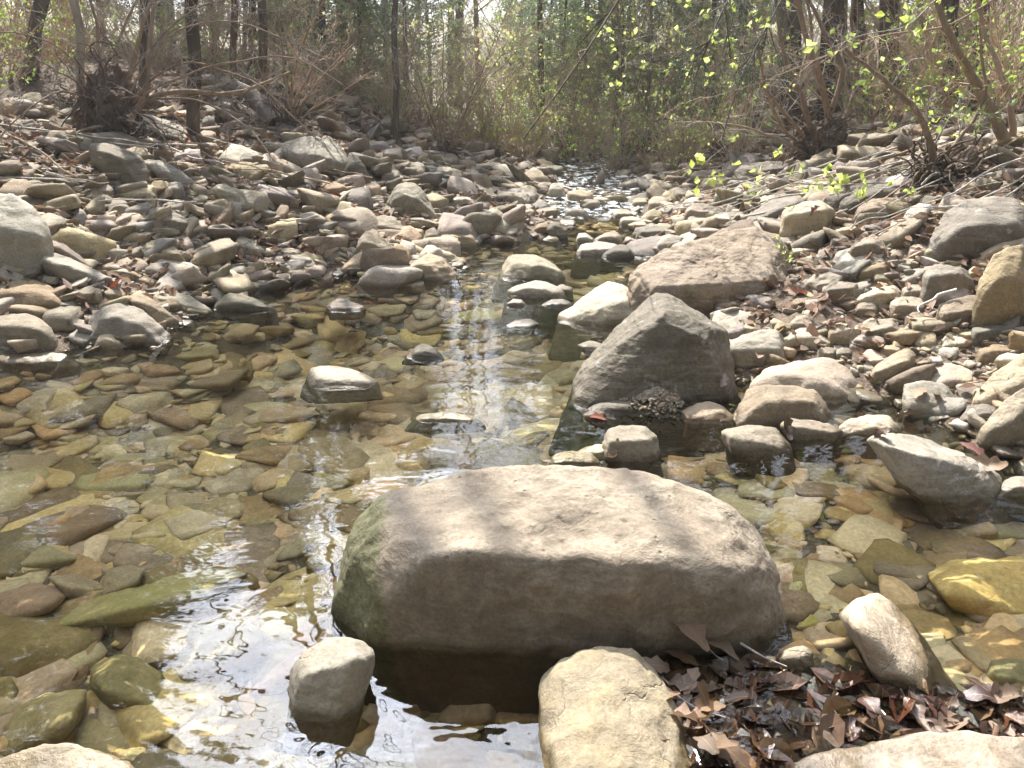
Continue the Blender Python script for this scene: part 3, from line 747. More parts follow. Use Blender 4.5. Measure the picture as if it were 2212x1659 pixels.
 ('TL', '1188,640 1240,612 1300,597 1400,595 1440,615 1480,655 1508,700 1500,772 1420,760 1320,742 1230,700', 'grey', .45, .5, 'large domed grey boulder high on the left bank', 'the large domed boulder'),
 ('TL', '1490,740 1508,665 1550,690 1575,720 1602,795 1540,790 1500,785', 'dark', .4, .55, 'dark shoulder of rock right of the large domed boulder', None),
 ('TL', '1118,700 1140,665 1200,680 1222,710 1215,750 1160,730', 'tan', .45, .5, 'tan block left of the large domed boulder', None),
 ('TL', '1198,705 1215,688 1290,728 1322,778 1270,778 1220,755', 'tan', .5, .5, 'tan wedge in front of the large domed boulder', None),
 ('TL', '385,665 390,625 450,622 540,650 612,682 632,712 627,795 600,808 540,775 470,730 400,705', 'dark', .35, .65, 'large greenish dark slab leaning on the left bank', 'the greenish leaning slab'),
 ('TL', '615,700 640,690 700,695 780,740 842,790 832,815 770,800 680,755', 'grey', .4, .5, 'long grey bar right of the greenish leaning slab', None),
 ('TL', '605,495 640,493 720,525 790,560 828,597 740,578 650,535', 'grey', .4, .5, 'long slab lying left of the dark straight trunk', None),
 ('TL', '598,545 650,525 720,545 770,575 797,625 700,622 620,600', 'dark', .5, .4, 'dark slab in front of the dark straight trunk', None),
 ('TL', '1668,885 1690,835 1730,790 1790,788 1830,830 1870,900 1897,957 1820,955 1740,930 1680,912', 'grey', .42, .6, 'big peaked boulder with a pale crack on the left bank', 'the peaked boulder'),
 ('TL', '1583,955 1620,932 1700,943 1757,1000 1700,1037 1610,1018', 'grey', .42, .5, 'grey rock in front of the peaked boulder', 'the rock below the peak'),
 ('TL', '1533,1105 1550,1035 1580,1000 1610,1005 1650,1040 1732,1092 1727,1122 1600,1112', 'ochre', .42, .5, 'ochre peaked rock at the tip of the left shore', 'the ochre peaked rock'),
 ('TL', '1473,1168 1530,1110 1570,1092 1605,1100 1613,1160 1600,1182 1500,1180', 'tan', .45, .5, 'tan stone left below the ochre peaked rock', None),
 ('TL', '1628,1110 1660,1095 1700,1115 1722,1160 1710,1180 1640,1170', 'grey', .4, .5, 'grey stone right below the ochre peaked rock', None),
 ('TL', '1723,1155 1770,1120 1830,1095 1885,1105 1968,1182 1900,1207 1800,1202 1730,1185', 'tan', .42, .55, 'tan tent-shaped rock at the water by the left shore tip', 'the tent-shaped rock'),
 ('TL', '1893,1060 1920,1003 1975,987 2030,998 2057,1050 2030,1067', 'ochre', .42, .55, 'rounded olive-tan rock at the water above the tent-shaped rock', 'the rounded olive rock'),
 ('TL', '1825,1045 1840,1000 1875,985 1897,1010 1885,1060 1845,1062', 'tan', .4, .6, 'tan stone left of the rounded olive rock', None),
 ('TL', '1735,960 1750,940 1830,940 1842,965 1800,987 1750,985', 'grey', .5, .5, 'flat grey stone stacked below the peaked boulder', None),
 ('TL', '1450,975 1490,952 1565,985 1562,1020 1490,1018', 'pale', .5, .45, 'pale streaked slab left of the rock below the peaked boulder', None),
 ('TL', '1930,1125 1960,1108 2000,1115 2012,1130 1970,1143', 'tan', .6, .4, 'small flat stone out in the pool right of the tent-shaped rock', None),
 ('TL', '1690,1215 1740,1203 1825,1215 1820,1235 1740,1232', 'pale', .8, .3, 'wet pale plate at the water below the tent-shaped rock', None),
 ('TL', '1405,1325 1440,1300 1500,1302 1580,1325 1560,1340 1450,1342', 'brown', .7, .3, 'low stone awash in the pool with a red leaf at its end', 'the low awash stone'),
 ('TL', '1440,1298 1465,1285 1505,1290 1515,1305 1450,1307', 'brown', .6, .4, 'small brown stone stacked behind the low awash stone', None),
 ('TL', '1335,1625 1345,1592 1390,1577 1450,1578 1530,1600 1622,1645 1540,1662 1400,1668 1345,1655', 'orange', .8, .3, 'reddish knobbly rock in the middle of the pool', 'the reddish pool rock'),
 ('TL', '1760,1542 1790,1510 1825,1483 1860,1497 1900,1532 1870,1547', 'dark', .45, .5, 'small dark pyramid-shaped rock in the pool', 'the dark pyramid rock'),
 ('BL', '1790,155 1830,130 1900,120 1990,130 2060,155 1950,163', 'pale', .75, .3, 'thin pale bar of rock just above the water behind the huge boulder', None),
 ('TR', '-20,1405 20,1385 75,1378 120,1400 60,1415', 'dark', .75, .3, 'dark flat stone awash left of the flat pale wedge', None),
 ('D', '1248,745 1275,735 1305,745 1318,752 1270,757', 'grey', .6, .4, 'little wet stone left of the dark tilted boulder', None),
 ('D', '1258,897 1280,885 1308,890 1300,905 1270,907', 'brown', .5, .4, 'small brown stone at the tip of the gravel-topped rock', None),
 ('TR', '150,990 165,962 205,960 237,990 232,1030 180,1020', 'dark', .4, .6, 'dark block left at the mouth of the small cascade', None),
 ('TR', '88,1000 110,970 150,958 165,985 150,1012', 'brown', .4, .6, 'brown stone left of the dark block by the cascade', None),
 ('TR', '130,1040 160,1018 190,1018 205,1040', 'pale', .5, .4, 'pale little stone below the dark block by the cascade', None),
 ('TR', '358,790 375,745 395,735 400,775 380,800', 'dark', .4, .6, 'dark upright stone beside the cascade', None),
 ('TR', '460,800 520,775 580,765 590,790 530,812', 'grey', .5, .5, 'long grey stone right of the cascade', None),
 ('TR', '960,745 1000,715 1080,697 1200,700 1215,735 1100,790 1000,770', 'dark', .45, .5, 'broad dark slab below the dark root clump on the right', None),
 ('TR', '1260,730 1300,680 1380,642 1400,690 1350,730', 'ochre', .4, .6, 'mossy rock at the foot of the multi-stemmed tree', None),
]
BOXES = {   # smaller stones that can be told apart: region, material, boxes
 ('TL', 'mix', 'bank'): '645,780,735,850 720,785,795,860 1055,835,1135,910 405,760,530,812 390,752,420,822 410,795,490,858 500,800,680,890 20,725,150,785 0,808,160,868 920,648,1012,690 1030,660,1112,730 1000,700,1096,770 835,680,905,715 800,750,885,783 900,710,980,750 870,500,930,580 870,455,950,505 1505,752,1562,790 1650,740,1712,800 1750,700,1842,768 1870,720,1960,770 1945,735,2002,800 2095,758,2170,802 1945,848,2060,885 1655,640,1740,700 185,880,245,930 260,900,330,940 540,945,582,982 1185,1100,1262,1142 1215,1180,1290,1216 1255,1130,1410,1195 1230,1145,1330,1205 1330,1100,1396,1145 1010,1160,1105,1198 1310,1238,1366,1266 1050,1240,1120,1272 665,1290,776,1345 350,1060,452,1112 1300,990,1376,1016 1750,985,1832,1025 2105,905,2180,980 2050,870,2112,920 0,430,60,500 60,560,140,600 90,400,190,470 0,515,100,560 380,600,450,640 820,840,900,880 1110,800,1180,840 1230,820,1310,860 1400,790,1500,850 1560,850,1660,890 1420,1095,1490,1130 1560,790,1650,850 1350,870,1520,910 440,1240,545,1300 180,1190,240,1240 100,1185,180,1215 290,1180,350,1220 520,1030,600,1060 480,1160,560,1200 830,1000,900,1040 860,1120,940,1150 1150,1020,1250,1050 1340,640,1341,641'.replace(' 1340,640,1341,641', ''),
 ('TR', 'mix', 'bank'): '590,850,680,910 650,920,720,950 580,905,650,960 745,880,900,960 760,930,862,975 690,955,760,1000 440,905,530,940 470,935,560,972 230,900,320,935 170,930,240,955 240,820,350,870 100,770,160,810 20,800,110,860 160,790,230,850 60,905,160,930 300,860,380,900 520,855,600,890 480,885,560,905 610,790,700,835 700,810,800,870 770,740,850,790 870,820,960,890 1020,800,1110,860 1120,905,1180,960 1395,905,1470,960 1335,945,1400,1010 1390,940,1480,985 1400,980,1560,1020 1375,1020,1450,1075 1220,1105,1270,1140 1190,1115,1240,1160 1260,1135,1310,1170 1715,1055,1812,1112 1632,1080,1702,1130 1560,1170,1660,1230 1685,1230,1790,1300 1580,1295,1668,1358 1640,1282,1800,1370 1480,1300,1580,1370 1760,1320,1810,1370 1970,1145,2070,1210 1330,1378,1400,1420 1620,1345,1700,1385 1700,1350,1790,1410 1690,1400,1760,1450 1770,1440,1830,1490 1640,1470,1700,1520 1400,1500,1470,1550 1320,1500,1400,1560 1490,1570,1560,1610 1600,1490,1680,1540 1720,1510,1770,1560 920,1330,1000,1370 1000,1350,1090,1380 960,870,1040,900 600,700,680,740 520,700,590,735 1210,1290,1280,1330 1280,1180,1330,1200 1490,1230,1560,1245 2100,1230,2101,1231'.replace(' 2100,1230,2101,1231', ''),
}
SUBHERO = [
 ('BL', '1385,105 1395,75 1430,62 1520,85 1630,130 1560,145 1450,135', 'sub_brown', 'reddish tan stone just under the surface below the knobbly pool rock', None),
 ('BL', '78,1110 250,1020 400,950 560,905 750,848 900,808 1085,830 900,940 730,1052 500,1042 280,1055 150,1112', 'sub_green', 'long yellow-green slab under the water at the lower left', 'the long yellow-green slab'),
 ('BL', '-60,930 0,905 130,865 250,880 292,915 200,1000 80,1062 -60,1060', 'sub_brown', 'reddish brown slab underwater at the left edge', 'the reddish underwater slab'),
 ('BL', '212,835 330,820 440,870 425,930 300,942', 'sub_grey', 'grey plate underwater above the long yellow-green slab', None),
 ('BL', '430,935 470,800 560,783 622,800 600,862 540,900', 'sub_grey', 'square grey plate underwater behind the long yellow-green slab', None),
 ('BL', '722,1250 760,1160 810,1085 860,1035 1000,1018 1150,1080 1155,1200 1050,1170 900,1260 790,1330', 'sub_grey', 'broad greyish slab underwater left of the pale lumpy stone', 'the broad underwater slab'),
 ('BL', '408,1310 415,1235 500,1178 600,1190 700,1260 737,1350 705,1440 600,1462 500,1405', 'sub_olive', 'big round olive boulder under the water at lower left', 'the round olive boulder'),
 ('BL', '1012,1400 1040,1335 1200,1220 1400,1100 1480,1058 1490,1115 1310,1220 1250,1350 1110,1412', 'sub_brown', 'long brown rock underwater beside the pale lumpy stone', 'the long brown sunken rock'),
 ('BL', '-40,1580 0,1500 60,1420 200,1340 370,1325 360,1440 250,1560 0,1640', 'sub_olive', 'large dark olive rock underwater above the rusty corner rock', None),
 ('BL', '378,680 400,620 550,600 720,603 768,640 700,675 500,712', 'sub_ochre', 'smooth ochre loaf of stone underwater left of the sky reflections', 'the sunken ochre loaf'),
 ('BL', '298,445 350,388 530,362 700,388 690,430 560,465 520,505 400,500', 'sub_green', 'bright green mossy stone underwater at the left', 'the green mossy stone'),
 ('BL', '-40,745 0,735 100,700 270,690 367,720 300,775 150,822 -40,800', 'sub_olive', 'olive slab underwater near the left edge', None),
 ('BL', '1085,140 1120,105 1220,95 1330,105 1388,130 1260,175 1130,182', 'sub_ochre', 'wide ochre stone underwater below the reddish pool rock', None),
 ('BL', '935,1005 1000,965 1160,935 1312,918 1300,945 1130,990 990,1015', 'sub_ochre', 'long thin ochre stone underwater left of the huge boulder', None),
 ('R2', '588,1400 640,1350 720,1250 830,1238 880,1330 870,1430 700,1500', 'sub_brown', 'smooth brown stone underwater in front of the huge boulder', 'the smooth sunken stone'),
 ('R2', '440,1520 500,1415 580,1420 700,1520 860,1600 885,1680 800,1760 500,1700', 'sub_brown', 'long dark brown lump underwater in front of the huge boulder', None),
 ('R2', '250,1290 270,1200 330,1172 440,1180 430,1240 330,1300', 'sub_olive', 'dim olive stone in the shade under the huge boulder\'s left end', None),
 ('R2', '370,1380 400,1270 450,1220 530,1260 525,1350 440,1412', 'sub_grey', 'dim grey stone underwater in the boulder\'s shade', None),
 ('R2', '515,1290 520,1245 560,1232 610,1250 600,1300 560,1320', 'sub_ochre', 'little heart-shaped stone underwater in front of the huge boulder', None),
 ('R2', '530,1390 600,1320 680,1262 680,1300 620,1370 560,1408', 'sub_ochre', 'narrow ochre flake underwater next to the heart-shaped stone', None),
 ('R2', '855,1430 880,1360 960,1350 1095,1390 1080,1440 960,1520', 'sub_brown', 'reddish triangular stone underwater left of the tan block', None),
 ('R2', '1000,1700 1010,1570 1060,1550 1150,1590 1170,1700 1090,1760', 'sub_olive', 'olive stone underwater at the foot of the tan block', None),
 ('R3', '1318,690 1400,632 1600,595 1790,578 1900,700 1850,960 1700,940 1480,885 1400,800', 'sub_ochre', 'very large flat ochre slab underwater at the right edge', 'the large ochre slab'),
 ('R3', '1018,690 1030,615 1120,600 1205,620 1217,690 1120,722', 'sub_ochre', 'rounded ochre stone underwater left of the large ochre slab', None),
 ('R3', '1490,470 1520,425 1620,410 1790,425 1850,560 1600,540 1500,520', 'sub_olive', 'long olive slab underwater at the right edge', None),
 ('R3', '1615,1200 1640,1130 1720,1115 1850,1130 1850,1270 1700,1282', 'sub_olive', 'round-cornered olive rock underwater at the lower right edge', None),
 ('R3', '1620,1310 1680,1290 1790,1282 1850,1330 1790,1365 1680,1350', 'sub_ochre', 'ochre plate underwater near the lower right edge', None),
 ('R3', '540,690 550,640 610,645 682,715 620,725', 'sub_ochre', 'pale ochre stone underwater touching the huge boulder\'s right side', None),
 ('R3', '608,800 630,745 680,740 697,780 690,825 640,822', 'sub_green', 'yellow stone underwater right of the huge boulder', None),
 ('R3', '650,960 670,910 730,900 765,940 740,980 680,985', 'sub_green', 'small green stone underwater left of the pale wedge', None),
 ('R3', '395,375 410,345 470,335 512,370 490,402 430,408', 'sub_ochre', 'ochre stone underwater behind the huge boulder\'s right shoulder', None),
 ('TR', '-420,1370 -300,1325 -180,1312 -30,1330 0,1370 -120,1400 -330,1405', 'sub_green', 'broad bright green slab underwater in mid pool', 'the broad green slab'),
 ('TL', '915,1460 960,1410 1050,1398 1122,1405 1080,1460 990,1485', 'sub_ochre', 'ochre slab underwater near the dark triangular rock', 'the ochre underwater slab'),
 ('TL', '690,1540 710,1500 850,1500 932,1515 930,1555 780,1565', 'sub_olive', 'olive slab underwater near the left shore', None),
 ('TL', '700,1580 760,1550 900,1545 968,1570 940,1605 800,1610', 'sub_ochre', 'tan slab underwater just below the olive one near the left shore', None),
 ('BL', '-60,1400 0,1275 50,1265 76,1320 60,1400 0,1430', 'sub_olive', 'rounded stone underwater at the left edge near the bottom', None),
 ('BL', '615,1175 640,1155 740,1175 752,1200 700,1215 630,1200', 'sub_brown', 'small orange-brown cylinder-like stone underwater', None),
]
SUBBOX = 'BL 60,572,268,642 270,525,462,625 100,470,387,558 150,285,377,357 0,365,332,472 -20,252,157,327 0,205,330,282 75,103,267,162 480,300,717,367 1010,300,1272,387 575,125,882,187 860,490,1062,600 610,78,932,122 145,622,382,692 0,645,160,697 258,670,372,707 970,730,1157,822 1080,885,1192,937 1272,870,1342,927 1050,568,1202,642 62,1290,172,1372 320,1400,542,1492 410,1485,602,1562 690,365,860,440 620,520,740,590 460,560,640,610 330,205,490,285 400,245,670,300 1310,245,1500,310 1300,180,1430,232 1390,145,1560,205 1570,55,1710,100 1050,10,1280,70 1280,45,1450,100 210,160,440,205 40,155,222,187 340,130,480,165 320,0,520,40 0,30,180,80 420,35,620,90 1640,200,1760,240 880,930,960,980 690,710,780,760 640,960,760,1000 900,1400,1020,1470 1060,1090,1150,1130 1500,1040,1580,1090 520,1570,700,1659 1250,1460,1350,1520 -40,480,110,525 920,150,1022,212 1140,520,1280,580 1350,540,1450,590 1100,190,1240,240 760,240,900,300'
SUBBOX2 = 'TL 1090,1345,1270,1385 820,1395,910,1430 1100,1390,1260,1430 540,1500,640,1540 1000,1470,1140,1500 1180,1440,1330,1475 980,1520,1200,1560 1230,1500,1420,1540 620,1620,760,1655 400,1580,560,1620 180,1600,330,1640 0,1600,170,1650 1450,1430,1640,1470 1700,1380,1800,1420 1000,1600,1180,1640 830,1620,980,1655|R3 1100,720,1215,770 1230,640,1330,700 1010,790,1100,830 1560,980,1700,1040 1390,1020,1540,1080 1380,1120,1530,1210 1250,480,1490,560 1040,420,1250,480 700,600,820,660 1200,760,1320,810 1560,1060,1700,1110 740,480,860,540|R5 0,900,200,960 150,830,330,880 1340,1080,1560,1160 1110,1170,1400,1240 780,1180,960,1240 640,1310,960,1370 820,700,1040,760 1390,1180,1560,1260 460,960,640,1010 0,960,180,1010 550,1310,760,1380'

def dents(o, spec):
    """hollows worn into a stone: picture x, y, radius and depth in metres"""
    me = o.data; n = len(me.vertices)
    V = np.empty(n * 3, dtype=np.float32); me.vertices.foreach_get('co', V); V = V.reshape(-1, 3).astype(float)
    Wv = V + np.array(o.location)
    c = Wv.mean(0)
    for px, py, r_, dep in spec:
        d = rdir(px, py); d /= np.linalg.norm(d)
        rel = Wv - np.array([0, 0, CAM_H]); tt = rel @ d
        off = np.linalg.norm(rel - tt[:, None] * d, axis=1)
        near = off < r_ * 1.5
        if not near.any(): continue
        hit = np.array([0, 0, CAM_H]) + d * tt[near].min()
        q = np.linalg.norm(Wv - hit, axis=1)
        nn = (Wv - c); nn /= np.linalg.norm(nn, axis=1, keepdims=True)
        Wv -= nn * (dep * np.exp(-(q / r_) ** 4))[:, None]
    V = Wv - np.array(o.location)
    me.vertices.foreach_set('co', V.astype(np.float32).ravel()); me.update()
LAND = []
for code, pts, mat, fl, r, label, short in HERO:
    poly = T(code, pts)
    extra = {}
    if mat == 'boulder': extra = dict(p=24, rough=0.038, facets=0, level=7, ledge=0.10, drop=0.30)
    if label.startswith('dark tilted') or label.startswith('big blocky'): extra = dict(p=110, rough=0.035 if label.startswith('dark') else 0.05, facets=1, level=7, ledge=0.3)
    if mat in ('orange',): extra = dict(p=70, facets=1)
    if label.startswith(('reddish knobbly', 'tan stone just', 'thin pale bar', 'small dark pyramid', 'little wet stone', 'low stone awash', 'wet pale plate', 'dark flat stone awash', 'small flat stone out')):
        extra = dict(drop=0.08, flare=0.3)
    o = place_rock(poly, mat, label, fl, r, **extra)
    if mat == 'boulder':
        dents(o, [(1357, 1108, .020, .055), (1078, 1104, .024, .02), (1062, 1106, .012, .022), (1100, 1100, .012, .016), (1215, 1160, .009, .008), (1255, 1085, .008, .008), (1320, 1092, .010, .009), (1285, 1150, .012, .008), (1345, 1150, .03, .010),
                  (1250, 1120, .16, .022), (1475, 1075, .10, .045), (1500, 1190, .10, .03), (1400, 1330, .015, .006), (1440, 1300, .015, .008), (1480, 1270, .012, .006), (850, 1190, .07, .022), (1560, 1250, .06, .012), (980, 1040, .02, .01), (1150, 1230, .2, .012), (1400, 1110, .008, .007), (1180, 1140, .007, .006)])
    if short: LAND.append((short, o, np.mean(np.array(poly), 0)))
for code, pts, mat, label, short in SUBHERO:
    poly = T(code, pts)
    o = place_rock(poly, mat, label, 0.84, 0.25, sub=True, p=50, facets=2, ledge=0.1)
    if short: LAND.append((short, o, np.mean(np.array(poly), 0)))

# labels for the many smaller stones say where each lies beside the named ones
USED = set(l for _, l, _, _ in ROCKS)
COLWORD = {'tan': 'tan', 'grey': 'grey', 'brown': 'brown', 'dark': 'dark', 'pale': 'pale', 'ochre': 'ochre', 'orange': 'orange-tan', 'cobble': 'mottled',
           'sub_ochre': 'ochre', 'sub_olive': 'olive', 'sub_grey': 'greyish', 'sub_brown': 'reddish brown', 'sub_green': 'yellow-green'}
def auto_label(c, box, mat, sub, noun=None):
    w, h = box[2] - box[0], box[3] - box[1]
    dep = (box[3] - 200)
    size = ['tiny', 'small', 'fist-sized', 'middling', 'sizeable'][min(4, int(w * 380 / max(dep, 60) / 60))] if not sub else ['small', 'middling', 'sizeable', 'broad'][min(3, int(w / 55))]
    shape = 'flat' if h < w * 0.38 else 'rounded' if h > w * 0.62 else 'low'
    noun = noun or ('stone underwater' if sub else 'stone')
    near = sorted(LAND, key=lambda q: (q[2][0] - c[0]) ** 2 + ((q[2][1] - c[1]) * 1.6) ** 2)
    def rel(q):
        dx, dy = c[0] - q[2][0], (c[1] - q[2][1])
        if abs(dx) > 1.6 * abs(dy): return ('right of ' if dx > 0 else 'left of ')
        if abs(dy) > 1.6 * abs(dx): return ('in front of ' if dy > 0 else 'behind ')
        return ('in front right of ' if dx > 0 else 'in front left of ') if dy > 0 else ('behind right of ' if dx > 0 else 'behind left of ')
    cw = COLWORD[mat]
    cands = []
    for q in near[:3]:
        cands.append(f'{size} {shape} {cw} {noun} {rel(q)}{q[0]}')
    for a in near[:4]:
        for b in near[:5]:
            if a is not b: cands.append(f'{size} {cw} {noun} {rel(a)}{a[0]}, towards {b[0]}')
    for s in cands:
        s = s.replace("'s", '')
        if s not in USED and len(s.split()) <= 16:
            USED.add(s); return s
    return None
rs = random.Random(5)
def area(b): v = [float(a) for a in b.split(',')]; return (v[2] - v[0]) * (v[3] - v[1])
keep = sorted([area(b) for t_ in BOXES.values() for b in t_.split()], reverse=True)[95]
keep_sub = sorted([area(b) for part in ('D0|' + SUBBOX + '|' + SUBBOX2).split('|')[1:] for b in part.split(' ')[1:]], reverse=True)[70]
for (code, mk, where), txt in BOXES.items():
    for b in txt.split():
        if area(b) < keep: continue
        poly = box_poly(code, b, hash(b) % 9973 if False else sum(int(v) * (i + 3) for i, v in enumerate(b.split(','))))
        mat = rs.choice(['tan', 'grey', 'tan', 'grey', 'brown', 'pale', 'tan', 'ochre', 'grey', 'brown'])
        arr = np.array(poly)
        box = (arr[:, 0].min(), arr[:, 1].min(), arr[:, 0].max(), arr[:, 1].max())
        lb = auto_label(arr.mean(0), box, mat, False)
        place_rock(poly, mat, lb or 'cobble on the stony bank', rs.uniform(.4, .6), rs.uniform(.4, .6), p=rs.choice([30, 60, 100]), facets=3, ledge=.35)
for part in ('D0|' + SUBBOX + '|' + SUBBOX2).split('|')[1:]:
    code, *bs = part.split(' ')
    for b in bs:
        if area(b) < keep_sub: continue
        poly = box_poly(code, b, sum(int(v) * (i + 3) for i, v in enumerate(b.split(','))))
        mat = rs.choice(['sub_ochre', 'sub_olive', 'sub_grey', 'sub_ochre', 'sub_brown', 'sub_olive', 'sub_ochre'])
        arr = np.array(poly)
        box = (arr[:, 0].min(), arr[:, 1].min(), arr[:, 0].max(), arr[:, 1].max())
        lb = auto_label(arr.mean(0), box, mat, True)
        place_rock(poly, mat, lb or 'stone on the creek bed', .75, .3, sub=True, p=rs.choice([26, 50, 80]), facets=3, ledge=.08)
print('rocks placed', len(ROCKS))
# ------------------------------------------------------------------ the cobbles nobody could count
def protos(n, level, seed, flat=(0.28, 0.6)):
    out = []
    for i in range(n):
        r = np.random.RandomState(seed + i)
        P = np.array([(x, y, z) for x in (-1, 1) for y in (-1, 1) for z in (-1, 1)], float)
        P = P * r.uniform(.45, 1.0, (8, 3)); P[:, :2] += r.normal(0, .12, 2) * P[:, 2:3]
        P *= np.array([1, r.uniform(0.6, 0.9), r.uniform(*flat)])
        V, F = rock_shape(P, level, r.choice([40, 70, 110]), 2, 0.045, seed + i, 0.1)
        out.append((V, F))
    return out
TOP = []
def scatter_mesh(name, pos, size, P, mat, seed, label, tilt=0.25, sink=0.25):
    rs = np.random.RandomState(seed)
    VV, FF, off = [], [], 0
    which = rs.randint(0, len(P), len(pos))
    for k in range(len(P)):
        sel = np.where(which == k)[0]
        if len(sel) == 0: continue
        V, F = P[k]
        a = rs.uniform(0, 2 * np.pi, len(sel))
        tx, ty = rs.normal(0, tilt, len(sel)), rs.normal(0, tilt, len(sel))
        s = size[sel]
        ca, sa = np.cos(a), np.sin(a)
        X = V[None, :, 0] * ca[:, None] - V[None, :, 1] * sa[:, None]
        Y = V[None, :, 0] * sa[:, None] + V[None, :, 1] * ca[:, None]
        Z = V[None, :, 2] + X * tx[:, None] + Y * ty[:, None]
        W = np.stack([X, Y, Z], -1) * s[:, None, None]
        W += pos[sel][:, None, :]
        W[:, :, 2] += (s * (0.3 - sink))[:, None]
        n = len(V)
        VV.append(W.reshape(-1, 3))
        FF.append((F[None] + (off + np.arange(len(sel)) * n)[:, None, None]).reshape(-1, 3))
        off += n * len(sel)
    o = np_obj(name, np.concatenate(VV), np.concatenate(FF), mat)
    return tag(o, label, kind='stuff')
def rand_px(n, x0, x1, y0, y1, rs):
    """random ground points spread evenly over part of the view"""
    px = rs.uniform(x0, x1, n); py = rs.uniform(y0, y1, n)
    out = []
    for x, y in zip(px, py):
        p = at(x, y, water=False)
        if p[1] < 40: out.append(p)
    return np.array(out)
rs = np.random.RandomState(11)
# dry cobbles on the banks: world-space density, all the way round the pool
def bank_points(n, seed, dmax=4.5, yr=(1.5, 16)):
    r = np.random.RandomState(seed)
    x = r.uniform(-9, 7, n); y = r.uniform(*yr, n)
    sd = signed_dist(x[:, None], y[:, None])[:, 0]
    k = (sd > np.where(y > 8.2, 0.06, -0.08)) & (sd < dmax) & (r.uniform(0, 1, n) < np.clip(1.25 - sd / dmax, 0, 1))
    x, y = x[k], y[k]
    return np.stack([x, y, Hv(x, y)], 1), sd[k]
pa, sda = bank_points(21000, 21, yr=(5, 17))
sa_ = np.clip(rs.lognormal(-2.75, 0.6, len(pa)), 0.02, 0.28)
scatter_mesh('cobbles', pa, sa_, protos(10, 3, 100), M['cobble'], 1, 'sun-bleached cobbles heaped over both banks')
pb, sdb = bank_points(19000, 22, dmax=3.2, yr=(1.0, 6.5))
sb_ = np.clip(rs.lognormal(-3.4, 0.6, len(pb)), 0.008, 0.15)
scatter_mesh('pebbles', pb, sb_, protos(10, 3, 140), M['cobble'], 2, 'pebbles and small cobbles along the near shore')
pg_, _s = bank_points(30000, 23, dmax=2.4, yr=(1.0, 10))
scatter_mesh('bank_gravel', pg_, np.clip(rs.lognormal(-4.3, 0.45, len(pg_)), 0.006, 0.03), protos(6, 2, 160, (.35, .7)), M['cobble'], 7, 'gravel filling the gaps between the bank stones', 0.3, 0.1)
# the creek bed
def bed_points(n, seed, yr):
    r = np.random.RandomState(seed)
    x = r.uniform(-6.5, 4.5, n); y = r.uniform(*yr, n)
    sd = signed_dist(x[:, None], y[:, None])[:, 0]
    k = sd < 0.02
    x, y = x[k], y[k]
    return np.stack([x, y, Hv(x, y)], 1)
def lim(P, S):
    top = zwater(P[:, 1]) - 0.012
    return np.minimum(S, np.maximum((top - P[:, 2]) / 0.75, 0.012))
pc = bed_points(11000, 31, (0.4, 8.3)); sc_ = lim(pc, np.clip(rs.lognormal(-2.4, 0.5, len(pc)), 0.02, 0.27))
scatter_mesh('creek_bed_stones', pc, sc_, protos(12, 3, 180, (0.16, 0.30)), M['bedcobble'], 3, 'flat stones paving the creek bed', 0.1, 0.35)
pd = bed_points(9000, 32, (0.5, 3.6)); sd_ = np.clip(rs.lognormal(-4.0, 0.45, len(pd)), 0.006, 0.035)
scatter_mesh('creek_bed_gravel', pd, sd_, protos(6, 2, 220, (0.4, 0.6)), M['bedcobble'], 4, 'gravel between the stones of the creek bed', 0.2, 0.2)
# stones in the tumbling inlet
r = np.random.RandomState(41)
n = 300
y = r.uniform(8.5, 13.5, n); x = np.interp(y, [8.3, 9.3, 10.5, 12, 13.5], [0.95, 1.08, 1.28, 1.32, 1.1]) + r.normal(0, 0.32, n)
pe = np.stack([x, y, Hv(x, y)], 1)
se = np.clip(r.lognormal(-2.6, 0.4, n), 0.04, 0.16)
scatter_mesh('cascade_stones', pe, se, protos(6, 3, 260), M['cobble'], 5, 'wet stones in the little cascade at the head of the pool')
# gravel heap on the low grey rock under the tilted boulder
bpy.context.view_layer.update()
def surf(px, py):
    """where the line of sight first meets a named stone, or else the ground"""
    p = at(px, py); d = rdir(px, py); d = d / np.linalg.norm(d)
    best = np.linalg.norm(p - np.array([0, 0, CAM_H]))
    for o, _, b, sub_ in ROCKS:
        if sub_ or not (b[0] - 30 < px < b[2] + 30 and b[1] - 30 < py < b[3] + 30): continue
        ok, loc, _, _ = o.ray_cast(Vector((0, 0, CAM_H)) - o.location, Vector(d))
        if ok:
            q = loc + o.location; t_ = (q - Vector((0, 0, CAM_H))).length
            if t_ < best: best = t_; p = np.array(q[:])
    return p
gp = surf(1418, 862)
n = 900
ang = r.uniform(0, 6.28, n); rad = np.abs(r.normal(0, 0.06, n))
gx, gy = gp[0] + np.cos(ang) * rad * 1.3, gp[1] + np.sin(ang) * rad
gz = []
low = [o for o, l, _, _ in ROCKS if l.startswith('low grey rock with gravel')][0]
for x_, y_ in zip(gx, gy):
    ok, loc, _, _ = low.ray_cast(Vector((x_, y_, 1.0)) - low.location, Vector((0, 0, -1)))
    gz.append(loc.z + low.location.z if ok else -0.02)
pg = np.stack([gx, gy, np.array(gz) + 0.045 * np.exp(-(rad / 0.07) ** 2)], 1)
scatter_mesh('gravel', pg, np.clip(r.lognormal(-4.7, 0.4, n), 0.005, 0.015), protos(5, 2, 300, (0.4, 0.7)), M['cobble'], 6, 'heap of fine gravel on the low grey rock')
